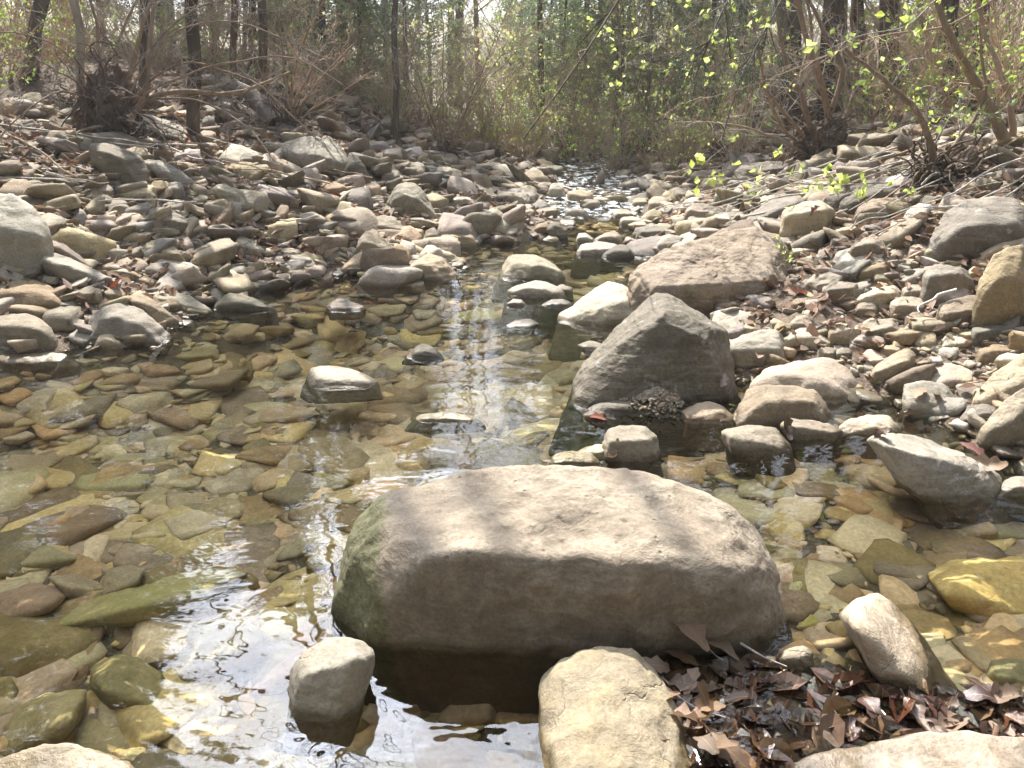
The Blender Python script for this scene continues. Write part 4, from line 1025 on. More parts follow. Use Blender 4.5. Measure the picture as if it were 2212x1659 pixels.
# ------------------------------------------------------------------ plants
def bark_mat(name, a, b, scale=14, rough=0.9, stretch=0.18):
    m, nt = new_mat(name); t = NT(nt)
    out = t.n('ShaderNodeOutputMaterial'); bs = t.n('ShaderNodeBsdfPrincipled')
    tc = t.n('ShaderNodeTexCoord'); info = t.n('ShaderNodeObjectInfo')
    v = t.mapping(tc.outputs['Object'], (1, 1, stretch))
    n = t.noise(v, scale, 5, 0.65, 0.3); n2 = t.noise(tc.outputs['Object'], 2.0, 3, 0.5)
    col = t.mix(t.mapr(n, 0.38, 0.62), a, b)
    col = t.mix(t.math('MULTIPLY', t.mapr(n2, 0.5, 0.7), 0.4), col, tuple(x * 0.55 for x in a))
    col = hsv_shift(t, col, info.outputs['Random'], 0.01, 0.15, 0.2)
    t.l(col, bs.inputs['Base Color']); bs.inputs['Roughness'].default_value = rough
    bs.inputs['Specular IOR Level'].default_value = 0.2
    bp = t.n('ShaderNodeBump', i_Strength=0.8, i_Distance=0.02); t.l(n, bp.inputs['Height']); t.l(bp.outputs[0], bs.inputs['Normal'])
    t.l(bs.outputs[0], out.inputs['Surface'])
    return m
def leaf_mat(name, a, b, trans=0.5, rough=0.6, spec=0.3, island=True):
    m, nt = new_mat(name); t = NT(nt)
    out = t.n('ShaderNodeOutputMaterial'); bs = t.n('ShaderNodeBsdfPrincipled')
    geo = t.n('ShaderNodeNewGeometry'); info = t.n('ShaderNodeObjectInfo')
    rnd = geo.outputs['Random Per Island'] if island else info.outputs['Random']
    col = t.mix(rnd, a, b)
    col = hsv_shift(t, col, rnd, 0.015, 0.15, 0.25)
    t.l(col, bs.inputs['Base Color']); bs.inputs['Roughness'].default_value = rough
    bs.inputs['Specular IOR Level'].default_value = spec
    tl = t.n('ShaderNodeBsdfTranslucent'); t.l(col, tl.inputs['Color'])
    mx = t.n('ShaderNodeMixShader', ); mx.inputs[0].default_value = trans
    t.l(bs.outputs[0], mx.inputs[1]); t.l(tl.outputs[0], mx.inputs[2]); t.l(mx.outputs[0], out.inputs['Surface'])
    return m
M['bark_dark'] = bark_mat('dark_bark', (0.075, 0.058, 0.045), (0.15, 0.12, 0.095))
M['bark_grey'] = bark_mat('grey_bark', (0.16, 0.135, 0.11), (0.25, 0.22, 0.185))
M['bark_pale'] = bark_mat('pale_bark', (0.36, 0.33, 0.28), (0.24, 0.21, 0.17))
M['bark_tan'] = bark_mat('tan_bark', (0.30, 0.22, 0.155), (0.21, 0.155, 0.11))
M['twig_tan'] = bark_mat('tan_twig', (0.52, 0.40, 0.29), (0.38, 0.285, 0.20), 30)
M['twig_grey'] = bark_mat('grey_twig', (0.40, 0.36, 0.31), (0.28, 0.245, 0.205), 30)
M['root'] = bark_mat('rootmass_bark', (0.085, 0.06, 0.045), (0.17, 0.125, 0.09), 20)
M['deadwood'] = bark_mat('bleached_wood', (0.56, 0.53, 0.48), (0.40, 0.37, 0.32), 20)
M['leaf_spring'] = leaf_mat('spring_leaf', (0.36, 0.48, 0.12), (0.64, 0.68, 0.22), 0.6)
M['leaf_green'] = leaf_mat('young_green_leaf', (0.26, 0.38, 0.09), (0.40, 0.50, 0.14), 0.5)
M['leaf_olive'] = leaf_mat('budding_leaf', (0.44, 0.40, 0.20), (0.50, 0.52, 0.24), 0.5)
M['needle'] = leaf_mat('cedar_needle', (0.19, 0.25, 0.125), (0.31, 0.37, 0.19), 0.5)
M['needle_dark'] = leaf_mat('dark_cedar_needle', (0.06, 0.10, 0.06), (0.10, 0.15, 0.085), 0.25)

class Tubes:
    def __init__(s): s.V, s.F, s.n = [], [], 0
    def add(s, P, rad, sides=4):
        P = np.asarray(P, float); rad = np.asarray(rad, float)
        n = len(P)
        T_ = np.gradient(P, axis=0)
        T_ /= np.linalg.norm(T_, axis=1, keepdims=True) + 1e-9
        ref = np.array([0.31, 0.92, 0.24]) if abs(T_[0][1]) < 0.8 else np.array([1.0, 0.1, 0.1])
        U = np.cross(T_, ref); U /= np.linalg.norm(U, axis=1, keepdims=True) + 1e-9
        W = np.cross(T_, U)
        a = np.arange(sides) * 2 * np.pi / sides
        ring = P[:, None, :] + rad[:, None, None] * (np.cos(a)[None, :, None] * U[:, None, :] + np.sin(a)[None, :, None] * W[:, None, :])
        s.V.append(ring.reshape(-1, 3))
        i = np.arange(n - 1)[:, None] * sides; j = np.arange(sides)[None, :]; k = (j + 1) % sides
        q = np.stack([i + j, i + k, i + sides + k, i + sides + j], -1).reshape(-1, 4) + s.n
        s.F.append(q)
        s.n += n * sides
    def join(s, o):
        s.V += o.V; s.F += [f + s.n for f in o.F]; s.n += o.n
    def mesh(s, name, mat): return np_mesh(name, np.concatenate(s.V), np.concatenate(s.F), mat)
    def obj(s, name, mat, parent=None, loc=None):
        return np_obj(name, np.concatenate(s.V), np.concatenate(s.F), mat, parent, True, loc)
class Leaves:
    """small folded leaves, each its own island"""
    def __init__(s): s.C, s.S, s.D = [], [], []
    def add(s, c, size, d=None):
        s.C.append(c); s.S.append(size); s.D.append(d if d is not None else (0, 0, 0))
    def build(s, name, mat, parent=None, seed=0, width=0.45, droop=0.0):
        rs = np.random.RandomState(seed)
        C = np.array(s.C); S = np.array(s.S)[:, None]
        n = len(C)
        A = rs.normal(size=(n, 3)) + np.array(s.D) * 2 + np.array([0, 0, -droop]); A /= np.linalg.norm(A, axis=1, keepdims=True)
        B = np.cross(A, rs.normal(size=(n, 3))); B /= np.linalg.norm(B, axis=1, keepdims=True) + 1e-9
        N = np.cross(A, B)
        v = np.stack([C, C + A * S * 0.45 + B * S * width + N * S * 0.12, C + A * S, C + A * S * 0.45 - B * S * width + N * S * 0.12], 1).reshape(-1, 3)
        i = np.arange(n)[:, None] * 4
        f = np.concatenate([i + np.array([[0, 1, 2]]), i + np.array([[0, 2, 3]])])
        return np_obj(name, v, f, mat, parent, False)
def wander(rs, p, d, length, n, wig=0.2, up=0.0, sag=0.0):
    """a wandering limb: n points from p along d"""
    pts = [np.array(p, float)]
    d = np.array(d, float); d /= np.linalg.norm(d)
    st = length / (n - 1)
    for i in range(n - 1):
        d = d + rs.normal(0, wig, 3) + np.array([0, 0, up - sag * (i / n)])
        d /= np.linalg.norm(d)
        pts.append(pts[-1] + d * st)
    return np.array(pts), d
def side_dir(rs, d, spread):
    r = rs.normal(size=3); r -= r.dot(d) * d; r /= np.linalg.norm(r) + 1e-9
    v = d * math.cos(spread) + r * math.sin(spread)
    return v / np.linalg.norm(v)
def branch_out(rs, tb, P, r0, level, opt, tips, leaves_at=None):
    """side branches along the limb P, finer at every level"""
    n = len(P)
    L = np.linalg.norm(P[-1] - P[0])
    k = opt['n'][level]
    for q in range(k):
        f = rs.uniform(opt.get('from', 0.2) if level == 0 else 0.15, 1.0)
        i = min(int(f * (n - 1)), n - 2)
        base = P[i] + (P[i + 1] - P[i]) * (f * (n - 1) - i)
        d = P[i + 1] - P[i]; d /= np.linalg.norm(d)
        ln = L * opt['len'][level] * rs.uniform(0.6, 1.2) * (1.1 - 0.6 * f if level == 0 else 1 - 0.3 * f)
        rr = max(r0 * (1 - 0.75 * f) * opt['rad'][level], opt.get('rmin', 0.0015))
        sd = side_dir(rs, d, rs.uniform(*opt['ang']))
        pts, dd = wander(rs, base, sd, ln, opt['seg'][level], opt['wig'], opt['up'], opt.get('sag', 0))
        tb.add(pts, np.linspace(rr, max(rr * 0.25, opt.get('rmin', 0.0015) * 0.6), len(pts)), 3 if level or rr < 0.02 else 5)
        if level + 1 < len(opt['n']): branch_out(rs, tb, pts, rr, level + 1, opt, tips)
        tips.append(pts)

def make_tree(kind, seed):
    """returns a dict name -> mesh for one kind of tree"""
    rs = np.random.RandomState(seed)
    tb, tw, tips = Tubes(), Tubes(), []
    parts = []
    if kind in ('bare', 'leafing'):
        H = rs.uniform(9, 14); r0 = rs.uniform(0.07, 0.13)
        P, _ = wander(rs, (0, 0, -0.3), (rs.normal(0, .06), rs.normal(0, .06), 1), H, 14, 0.035, 0.02)
        tb.add(P, np.linspace(r0, 0.02, 14), 8)
        opt = dict(n=[22, 7, 5], len=[0.30, 0.5, 0.45], rad=[0.38, 0.5, 0.5], seg=[7, 5, 4], ang=(0.5, 1.1), wig=0.16, up=0.06, rmin=0.004)
        opt['from'] = 0.22
        branch_out(rs, tw, P, r0, 0, opt, tips)
        parts.append(('trunk', tb.mesh('trunk', None)))
        if kind == 'leafing':
            lv = Leaves()
            for t_ in tips:
                for q in range(2):
                    lv.add(t_[-1] + rs.normal(0, .06, 3), rs.uniform(.05, .09))
            parts.append(('crown', tw.mesh('crown', None))); parts.append(('foliage', lv))
        else: parts.append(('crown', tw.mesh('crown', None)))
    elif kind == 'cedar':
        H = rs.uniform(5.5, 9); r0 = rs.uniform(0.05, 0.09)
        P, _ = wander(rs, (0, 0, -0.3), (0, 0, 1), H, 12, 0.02, 0.02)
        tb.add(P, np.linspace(r0, 0.01, 12), 7)
        lv = Leaves()
        for q in range(90):
            f = rs.uniform(0.06, 1.0)
            i = min(int(f * 11), 10)
            base = P[i] + (P[i + 1] - P[i]) * (f * 11 - i)
            a = rs.uniform(0, 6.28)
            ln = (1.5 * (1 - f) + 0.25) * rs.uniform(0.6, 1.1)
            pts, dd = wander(rs, base, (math.cos(a), math.sin(a), 0.35), ln, 7, 0.12, 0.02, 0.12)
            tw.add(pts, np.linspace(0.011, 0.003, 7), 3)
            for z in range(11):
                g = rs.uniform(0.25, 1)
                j = min(int(g * 6), 5)
                b = pts[j] + (pts[j + 1] - pts[j]) * (g * 6 - j)
                sd = side_dir(rs, dd, rs.uniform(0.4, 1.0))
                L2 = 0.26 * rs.uniform(0.6, 1.2)
                e = b + sd * L2
                for y in range(11):
                    lv.add(b + (e - b) * rs.uniform(0, 1) + rs.normal(0, 0.03, 3), rs.uniform(0.05, 0.11), sd)
        parts = [('trunk', tb.mesh('trunk', None)), ('crown', tw.mesh('crown', None)), ('foliage', lv)]
    elif kind == 'tall':
        H = rs.uniform(15, 17); r0 = 0.2
        P, _ = wander(rs, (0, 0, -0.4), (0, 0, 1), H, 14, 0.02, 0.02)
        tb.add(P, np.linspace(r0, 0.03, 14), 9)
        lv = Leaves()
        for q in range(95):
            f = rs.uniform(0.25, 1.0)
            i = min(int(f * 13), 12)
            base = P[i] + (P[i + 1] - P[i]) * (f * 13 - i)
            a = rs.uniform(0, 6.28)
            ln = (3.2 * (1.05 - f) ** .7 + 0.4) * rs.uniform(0.5, 1.1)
            pts, dd = wander(rs, base, (math.cos(a), math.sin(a), 0.3), ln, 8, 0.12, 0.02, 0.08)
            tw.add(pts, np.linspace(0.03, 0.006, 8), 4)
            for z in range(16):
                j = rs.randint(2, 8)
                c = pts[j] + rs.normal(0, .16, 3)
                for y in range(10): lv.add(c + rs.normal(0, 0.09, 3), rs.uniform(0.12, 0.26))
        parts = [('trunk', tb.mesh('trunk', None)), ('crown', tw.mesh('crown', None)), ('foliage', lv)]
    elif kind in ('shrub', 'leafy_shrub', 'thicket'):
        ns = {'shrub': 17, 'leafy_shrub': 13, 'thicket': 20}[kind]
        H = {'shrub': 2.7, 'leafy_shrub': 2.4, 'thicket': 1.5}[kind]
        for q in range(ns):
            a = rs.uniform(0, 6.28); lean = rs.uniform(0.05, 1.1)
            d = (math.cos(a) * lean, math.sin(a) * lean, 1)
            b = np.array([math.cos(a), math.sin(a), 0]) * rs.uniform(0, 0.16); b[2] = -0.12
            ln = H * rs.uniform(0.55, 1.15); rr = rs.uniform(0.006, 0.016)
            pts, _ = wander(rs, b, d, ln, 9, 0.13, 0.02, 0.10)
            tb.add(pts, np.linspace(rr, rr * 0.3, 9), 4)
            opt = dict(n=[9, 4], len=[0.32, 0.5], rad=[0.55, 0.6], seg=[5, 4], ang=(0.3, 0.9), wig=0.2, up=0.01, rmin=0.0022)
            opt['from'] = 0.15
            branch_out(rs, tw, pts, rr, 0, opt, tips)
        parts = [('crown', (tb, tw))]
        lv = Leaves()
        per = {'shrub': 0.22, 'leafy_shrub': 1.5, 'thicket': 0.5}[kind]
        for t_ in tips:
            if rs.uniform() < per * .21:
                for q in range(rs.randint(3, 7)): lv.add(t_[-1] + rs.normal(0, .022, 3), rs.uniform(.025, .065), (0, 0, .3))
        parts.append(('foliage', lv))
    return parts
PROTO = {}
def tree_proto(kind, i, mats, seed):
    """a thing with its parts, kept as the source of later copies"""
    root = bpy.data.objects.new({'tall': 'pine_tree', 'bare': 'bare_tree', 'leafing': 'leafing_tree', 'cedar': 'cedar_tree', 'shrub': 'twiggy_shrub', 'leafy_shrub': 'leafy_shrub', 'thicket': 'low_thicket'}[kind], None)
    COL.objects.link(root)
    for nm, what in make_tree(kind, seed):
        mat = mats[0] if nm in ('trunk', 'stems') else mats[1] if nm in ('crown', 'twigs', 'limbs') else mats[2]
        if isinstance(what, tuple):
            a_, b_ = what
            V = np.concatenate(a_.V + b_.V); F = np.concatenate(a_.F + [f + a_.n for f in b_.F])
            o = np_obj(nm, V, F, M[mat], root)
        elif isinstance(what, Leaves):
            o = what.build(nm, M[mat], root, seed, 0.16 if kind in ('cedar', 'tall') else 0.38)
        else:
            what.materials.append(M[mat])
            o = link(bpy.data.objects.new(nm, what), root)
        child(o, root)
    PROTO.setdefault(kind, []).append([root, False])
for kind, n, mats in (('bare', 3, ('bark_grey', 'twig_grey', None)), ('leafing', 2, ('bark_grey', 'twig_tan', 'leaf_spring')), ('cedar', 3, ('bark_dark', 'bark_grey', 'needle')), ('tall', 2, ('bark_dark', 'bark_dark', 'needle_dark')),
                      ('shrub', 3, ('bark_tan', 'twig_tan', 'leaf_olive')), ('leafy_shrub', 2, ('bark_tan', 'twig_tan', 'leaf_spring')), ('thicket', 2, ('twig_tan', 'twig_tan', 'leaf_green'))):
    for i in range(n): tree_proto(kind, i, mats, 500 + 31 * i + len(kind) * 7)
NP = {k: 0 for k in PROTO}
def plant(kind, loc, label, cat, group=None, scale=1.0, rz=None, which=None, mats=None):
    i = which if which is not None else NP[kind] % len(PROTO[kind])
    NP[kind] += 1
    ent = PROTO[kind][i]
    if not ent[1]: ent[1] = True; o = ent[0]
    else: o = copy_tree(ent[0])
    rr = random.Random(int(abs(loc[0]) * 1000 + loc[1] * 77))
    o.location = loc
    dep = loc[1] * CP + CAM_H * SP
    lean = -0.75 * loc[0] / dep * SP      # the trees of this valley lean in over the creek
    o.rotation_euler = (Matrix.Rotation(lean, 3, 'Y') @ Matrix.Rotation(rr.uniform(0, 6.28) if rz is None else rz, 3, 'Z')).to_euler()
    o.scale = (scale,) * 3
    return tag(o, label, cat, group)
# ------------------------------------------------------------------ the named trees of the photograph
def px_line(spec, Y=None, P0=None):
    """a polyline through picture points, each with its own distance: 'px,py,Y ...'"""
    return np.array([ray_Y(*[float(v) for v in q.split(',')]) for q in spec.split()])
def smooth_line(P, n=16):
    P = np.asarray(P); m = len(P)
    if m < 3:
        return P[0] + (P[-1] - P[0]) * np.linspace(0, 1, n)[:, None]
    s = np.concatenate([[0], np.cumsum(np.linalg.norm(np.diff(P, axis=0), axis=1))])
    t_ = np.linspace(0, s[-1], n)
    out = np.stack([np.interp(t_, s, P[:, k]) for k in range(3)], 1)
    for _ in range(2): out[1:-1] = (out[:-2] + 2 * out[1:-1] + out[2:]) / 4
    return out
def trunk_tree(name, label, base_px, top, r0, r1, mat, twmat, seed, limbs=14, cat='tree', frm=0.3, llen=0.2, leaf=None, nl=2, wob=0.02, sides=9, base_drop=0.25):
    """a tree whose trunk follows the photograph: base point, then (dx, dy, height) of the top"""
    rs = np.random.RandomState(seed)
    b = at(*base_px)
    root = empty(name, b)
    tag(root, label, cat)
    dep = b[1] * CP - (b[2] - CAM_H) * SP
    ln = -b[0] / dep * SP
    P = smooth_line(np.array([(0, 0, -base_drop)] + [(q[0] + ln * min(q[2], 4.5), q[1], q[2]) for q in top]), 22)
    P[2:-1] += rs.normal(0, wob, (len(P) - 3, 3)) * np.array([1, 1, 0.2])
    tb = Tubes(); tb.add(P, np.linspace(r0, r1, len(P)) * (1 + rs.normal(0, .03, len(P))), sides)
    tr = tb.obj('trunk', M[mat], root)
    tw, tips = Tubes(), []
    if limbs:
        opt = dict(n=[limbs, 5, 4], len=[llen, 0.5, 0.45], rad=[0.3, 0.5, 0.5], seg=[8, 6, 4], ang=(0.6, 1.3), wig=0.16, up=0.03, rmin=0.003)
        opt['from'] = frm
        branch_out(rs, tw, P, r0, 0, opt, tips)
        tw.obj('crown', M[twmat], root)
    if leaf:
        lv = Leaves()
        for t_ in tips:
            for q in range(nl): lv.add(t_[rs.randint(1, len(t_))] + rs.normal(0, .02, 3), rs.uniform(.03, .07))
        lv.build('foliage', M[leaf], root, seed, 0.4 if leaf.startswith('leaf') else 0.16)
    return root, P, b
trunk_tree('cedar_tree', 'straight dark trunk standing alone on the left bank', (410, 292), [(0.0, 0, 3.2), (-0.1, 0.2, 7), (0, .3, 10)], 0.07, 0.03, 'bark_dark', 'bark_grey', 1, 26, frm=0.16, llen=0.15, leaf='needle', nl=3)
trunk_tree('tree', 'dark trunk leaning right at the upper left corner', (52, 168), [(0.12, 0, .7), (0.5, 0, 1.7), (0.75, 0, 3.2), (1.6, 0, 8)], 0.085, 0.03, 'bark_dark', 'twig_grey', 2, 12)
trunk_tree('tree', 'slim pale trunk near the upper left corner', (168, 200), [(-0.05, 0, 1.2), (-0.15, 0, 3), (0, 0, 9)], 0.05, 0.02, 'bark_pale', 'twig_grey', 3, 10)
trunk_tree('tree', 'thin upright trunk between the cedars left of the creek', (853, 318), [(0, 0, 3), (0.1, 0, 7)], 0.045, 0.012, 'bark_dark', 'twig_grey', 4, 16, frm=.1)
for k, (p, r, h, lb) in enumerate([
    ((990, 232), 0.13, 13, 'thick dark trunk rising against the bright gap in the woods'),
    ((972, 225), 0.10, 11, 'slimmer trunk just left of the thick dark one at the bright gap'),
    ((1212, 262), 0.10, 12, 'dark trunk standing over the creek in mid background'),
    ((1148, 240), 0.07, 10, 'slim trunk left of the dark one over the creek'),
    ((1338, 250), 0.09, 10, 'slim dark trunk behind the yellow-green foliage'),
    ((560, 250), 0.05, 11, 'grey trunk behind the brush on the left bank'),
    ((498, 235), 0.04, 9, 'slender grey trunk right of the straight dark one'),
    ((300, 232), 0.05, 10, 'grey trunk behind the root clump on the left'),
    ((1925, 238), 0.12, 12, 'stout trunk in the woods on the right, alone against the sky'),
    ((1862, 222), 0.09, 10, 'dark trunk just left of the stout one on the right'),
    ((2062, 215), 0.10, 11, 'dark trunk behind the leaning stems at the right'),
    ((2128, 205), 0.08, 10, 'dark trunk near the upper right corner')]):
    trunk_tree('tree', lb, p, [(0.05, 0, h * .4), (0.15 * ((k % 3) - 1), 0, h)], r, 0.03, 'bark_dark', 'twig_grey', 20 + k, 12, frm=.3, llen=.2)
# two big trunks and the sheaf of tan stems on the right bank
rootR = at(1765, 338)
trunk_tree('tree', 'big straight dark trunk behind the sheaf of tan stems', (1712, 285), [(0.0, 0, 2.5), (0.05, 0, 6), (0.2, 0, 11)], 0.16, 0.05, 'bark_dark', 'twig_grey', 41, 10, frm=.35, leaf='needle_dark', nl=1)
trunk_tree('tree', 'second big dark trunk right of the sheaf of tan stems', (1800, 262), [(0.03, 0, 2.5), (0.12, 0, 6), (0, 0, 12)], 0.165, 0.05, 'bark_dark', 'twig_grey', 42, 10, frm=.35)

def stem_clump(name, label, base_px, lines, mat, twmat, seed, rad=0.03, cat='tree', limbs=7, leaf=None, mass=None, llen=0.3, perleaf=0.5):
    """stems fanning from one stool; each line: picture points with distances relative to the base"""
    rs = np.random.RandomState(seed)
    b = at(*base_px)
    root = empty(name, b); tag(root, label, cat)
    tw, tips = Tubes(), []
    for ln in lines:
        pts = [b + np.array([rs.normal(0, .06), rs.normal(0, .06), -0.1])]
        rr = rad
        for q in ln.split():
            v = [float(x) for x in q.split(',')]
            if len(v) == 4: rr = v[3]
            pts.append(ray_Y(v[0], v[1], b[1] + v[2]))
        P = smooth_line(np.array(pts) - b, 18)
        P[1:] += np.cumsum(rs.normal(0, .006, (17, 3)), 0)
        # carry the stem on past the frame
        if ln.endswith('+') is False and P[-1][2] > 1.2:
            ext, _ = wander(rs, P[-1], P[-1] - P[-3], 1.2, 6, 0.08)
            P = np.vstack([P, ext[1:]])
        tb = Tubes(); tb.add(P, np.linspace(rr, rr * 0.35, len(P)), 7)
        tb.obj('stem', M[mat], root)
        opt = dict(n=[limbs, 4, 3], len=[llen, 0.5, 0.5], rad=[0.35, 0.5, 0.5], seg=[8, 5, 4], ang=(0.4, 1.1), wig=0.17, up=0.03, rmin=0.0025)
        opt['from'] = 0.25
        branch_out(rs, tw, P, rr, 0, opt, tips)
    tw.obj('crown', M[twmat], root)
    if leaf:
        lv = Leaves()
        for t_ in tips:
            for q in range(rs.poisson(perleaf)): lv.add(t_[rs.randint(1, len(t_))], rs.uniform(.03, .065))
        lv.build('foliage', M[leaf], root, seed, 0.4)
    if mass:
        w_, h_ = mass[0] * .7, mass[1] * .75
        P = rs.normal(0, 1, (30, 3)) * np.array([w_ * .32, w_ * .25, h_ * .3]) + np.array([0, 0, h_ * .35])
        V, F = rock_shape(P, 6, 9, 3, 0.22, seed)
        nn = V / np.linalg.norm(V, axis=1, keepdims=True)
        V = V * .8 + nn * (np.abs(fbm(V * 7, 3, .6)) * .05)[:, None]
        rt = Tubes(); rt.V.append(V); rt.F.append(np.concatenate([F, F[:, 2:3]], 1)); rt.n = len(V)
        for q in range(110):
            a = rs.uniform(0, 6.28)
            s = np.array([math.cos(a) * w_ * .32, math.sin(a) * w_ * .25, rs.uniform(0.0, h_ * 0.8)])
            pp, _ = wander(rs, s * .8, (math.cos(a + 1.2), math.sin(a + 1.2) - .3, rs.uniform(-.5, .9)), rs.uniform(.3, 1.0) * (w_ + .3), 14, .42, 0, .22)
            rt.add(pp, np.linspace(rs.uniform(.005, .02), .002, 14), 5)
        rt.obj('root_mass', M['root'], root)
    return root
stem_clump('multi_stem_tree', 'sheaf of tan stems fanning from a black root mass on the right bank', (1765, 340),
    ['1795,260,0,.045 1780,200,-.05 1765,130,-.1 1738,40,-.1 1720,-60,0', '1800,240,0,.038 1830,150,.05 1790,100,.1 1760,20,.1', '1740,230,-.2,.03 1700,170,-.3 1680,100,-.3 1672,0,-.2',
     '1700,250,-.2,.024 1650,180,-.3 1610,150,-.5 1560,130,-.7', '1690,280,-.2,.022 1660,230,-.3 1640,160,-.3 1625,60,-.2', '1720,200,0,.03 1735,150,.1 1760,90,.2 1745,0,.2',
     '1680,300,-.4,.018 1620,280,-.6 1560,265,-.8 1460,262,-1', '1830,250,.2,.03 1850,160,.3 1835,60,.3 1850,-40,.3'],
    'bark_tan', 'twig_grey', 61, mass=(0.75, 0.62), limbs=9)
stem_clump('multi_stem_tree', 'tan stems leaning in from the upper right corner', (2192, 318),
    ['2150,250,0,.05 2100,150,-.1 2050,40,-.2 2030,-40,-.2', '2185,200,0,.03 2130,60,.1 2125,-40,0'], 'bark_tan', 'twig_tan', 62, limbs=10, leaf='leaf_green', perleaf=.25)
stem_clump('multi_stem_tree', 'slanting tan stem crossing the brush at the far right', (2040, 400), ['2030,330,0,.03 1985,230,-.1 1930,170,-.2 1850,110,-.3', '2050,320,.1,.022 2110,250,.2 2130,200,.2 2110,60,.2'],
    'bark_tan', 'twig_grey', 63, limbs=8, leaf='leaf_green', mass=(.5, .3), perleaf=.3)
stem_clump('uprooted_shrub', 'dark uprooted stool with pale stems on the left bank', (250, 288),
    ['300,215,0,.035 380,190,-.2 520,200,-.4 640,155,-.6', '280,170,0,.03 300,80,.1 330,0,.2', '330,200,-.1,.03 330,90,-.1 345,0,-.1', '230,170,.1,.022 215,60,.2 190,-30,.2', '210,200,0,.016 120,150,-.3 30,90,-.5',
     '240,160,.1,.02 260,60,.1 300,-30,.2', '290,230,-.4,.012 340,270,-.7 380,330,-.9 400,380,-1', '215,270,-.4,.016 150,300,-.6 90,320,-.8 10,345,-1',
     '300,190,0,.014 400,120,-.4 560,170,-.9 690,300,-1.4', '290,180,0,.012 380,60,-.3 520,40,-.7 700,120,-1.1', '310,210,-.1,.013 430,215,-.6 540,270,-1.1 600,350,-1.5', '230,190,0,.012 120,90,-.3 20,60,-.6 -80,90,-.8', '260,180,0,.012 400,20,-.2 560,-20,-.5', '300,200,-.2,.012 460,140,-.8 640,110,-1.2 760,190,-1.5', '220,220,-.1,.012 130,190,-.5 60,230,-.9 -20,330,-1.2'],
    'bark_tan', 'twig_grey', 64, mass=(.8, .85), limbs=8)
stem_clump('multi_stem_shrub', 'sheaf of brown stems leaning right on the left bank', (612, 278),
    ['640,220,0,.022 680,140,-.1 740,40,-.2', '630,210,0,.02 650,120,0 690,20,0', '620,220,0,.018 615,120,.1 600,20,.1', '650,230,0,.02 700,170,-.1 780,90,-.2', '600,230,0,.016 560,150,0 540,40,0', '660,240,-.1,.014 720,210,-.2 800,160,-.3'],
    'bark_tan', 'twig_tan', 65, limbs=10, cat='shrub', mass=(.35, .25))
for k, (p, lb, ms) in enumerate([((960, 352), 'reddish stems bursting from a dark stool left of the creek', (.4, .32)), ((1215, 338), 'slim shrub on a dark stump standing in the creek bed', (.28, .42)),
                             ((1405, 332), 'shrub with tangled roots on the right side of the creek', (.45, .35)), ((1558, 345), 'brushy stump right of the creek below the yellow leaves', (.25, .5))]):
    px, py = p
    rs_ = random.Random(k)
    ls = []
    for q in range(9):
        a = rs_.uniform(-1, 1)
        ls.append(f'{px + a * 45:.0f},{py - 70},{rs_.uniform(-.3, .3):.2f},{rs_.uniform(.008, .014):.3f} {px + a * 120:.0f},{py - 170},{rs_.uniform(-.5, .5):.2f} {px + a * 190:.0f},{py - rs_.uniform(200, 270):.0f},{rs_.uniform(-.7, .7):.2f}')
    stem_clump('shrub', lb, p, ls, 'bark_tan', 'twig_tan', 70 + k, limbs=9, cat='shrub', leaf='leaf_spring' if k else 'leaf_olive', mass=ms, llen=.35, perleaf=.35)
# cedar bough and limbs hanging into the top of the view from the big trunk on the right
def hanging(name, label, spec, rad, mat, seed, leaf, n1=10, sprays=True, cat='branch', start=None, dens=1.0):
    rs = np.random.RandomState(seed)
    P = smooth_line(px_line(spec) if start is None else np.vstack([start, px_line(spec)]), 24)
    org = P[0].copy()
    root = empty(name, org); tag(root, label, cat)
    tb = Tubes(); tb.add(P - org, np.linspace(rad, rad * .25, 24), 6)
    tw, lv = Tubes(), Leaves()
    for q in range(n1):
        f = rs.uniform(.15, 1); i = min(int(f * 23), 22)
        b = P[i] - org; d = P[i + 1] - P[i]; d /= np.linalg.norm(d)
        pts, dd = wander(rs, b, side_dir(rs, d, rs.uniform(.4, 1.0)), rs.uniform(.25, .7), 7, .12, 0, .25)
        tw.add(pts, np.linspace(rad * .3, .0015, 7), 3)
        for z in range(int(9 * dens)):
            j = rs.randint(1, 6); sd = side_dir(rs, dd, rs.uniform(.4, 1)); sd[2] -= .5
            e = pts[j] + sd * rs.uniform(.08, .22)
            tw.add(np.array([pts[j], (pts[j] + e) / 2 + rs.normal(0, .01, 3), e]), [.002, .0015, .001], 3)
            if leaf and leaf.startswith('needle'):
                for y in range(12): lv.add(pts[j] + (e - pts[j]) * rs.uniform(0, 1) + rs.normal(0, .008, 3), rs.uniform(.015, .035), sd)
            elif leaf and rs.uniform() < .5: lv.add(e, rs.uniform(.02, .045))
    tb.join(tw); tb.obj('limb', M[mat], root)
    if leaf and lv.C: lv.build('foliage', M[leaf], root, seed, .18 if leaf.startswith('needle') else .4)
    return root
topR = at(1712, 285) + np.array([0.02, 0, 3.2])
hanging('cedar_bough', 'dark cedar bough drooping into the upper right of the view', '1700,-160,6.6 1600,-60,5.9 1540,60,5.5 1500,170,5.4', .022, 'bark_dark', 81, 'needle_dark', 20, start=topR, dens=1.2)
hanging('cedar_bough', 'second cedar bough hanging lower beside the tan stems', '1720,-60,7 1640,90,6.6 1580,200,6.4 1560,300,6.3', .02, 'bark_dark', 82, 'needle_dark', 22, start=topR + np.array([0, 0, -.3]), dens=1.2)
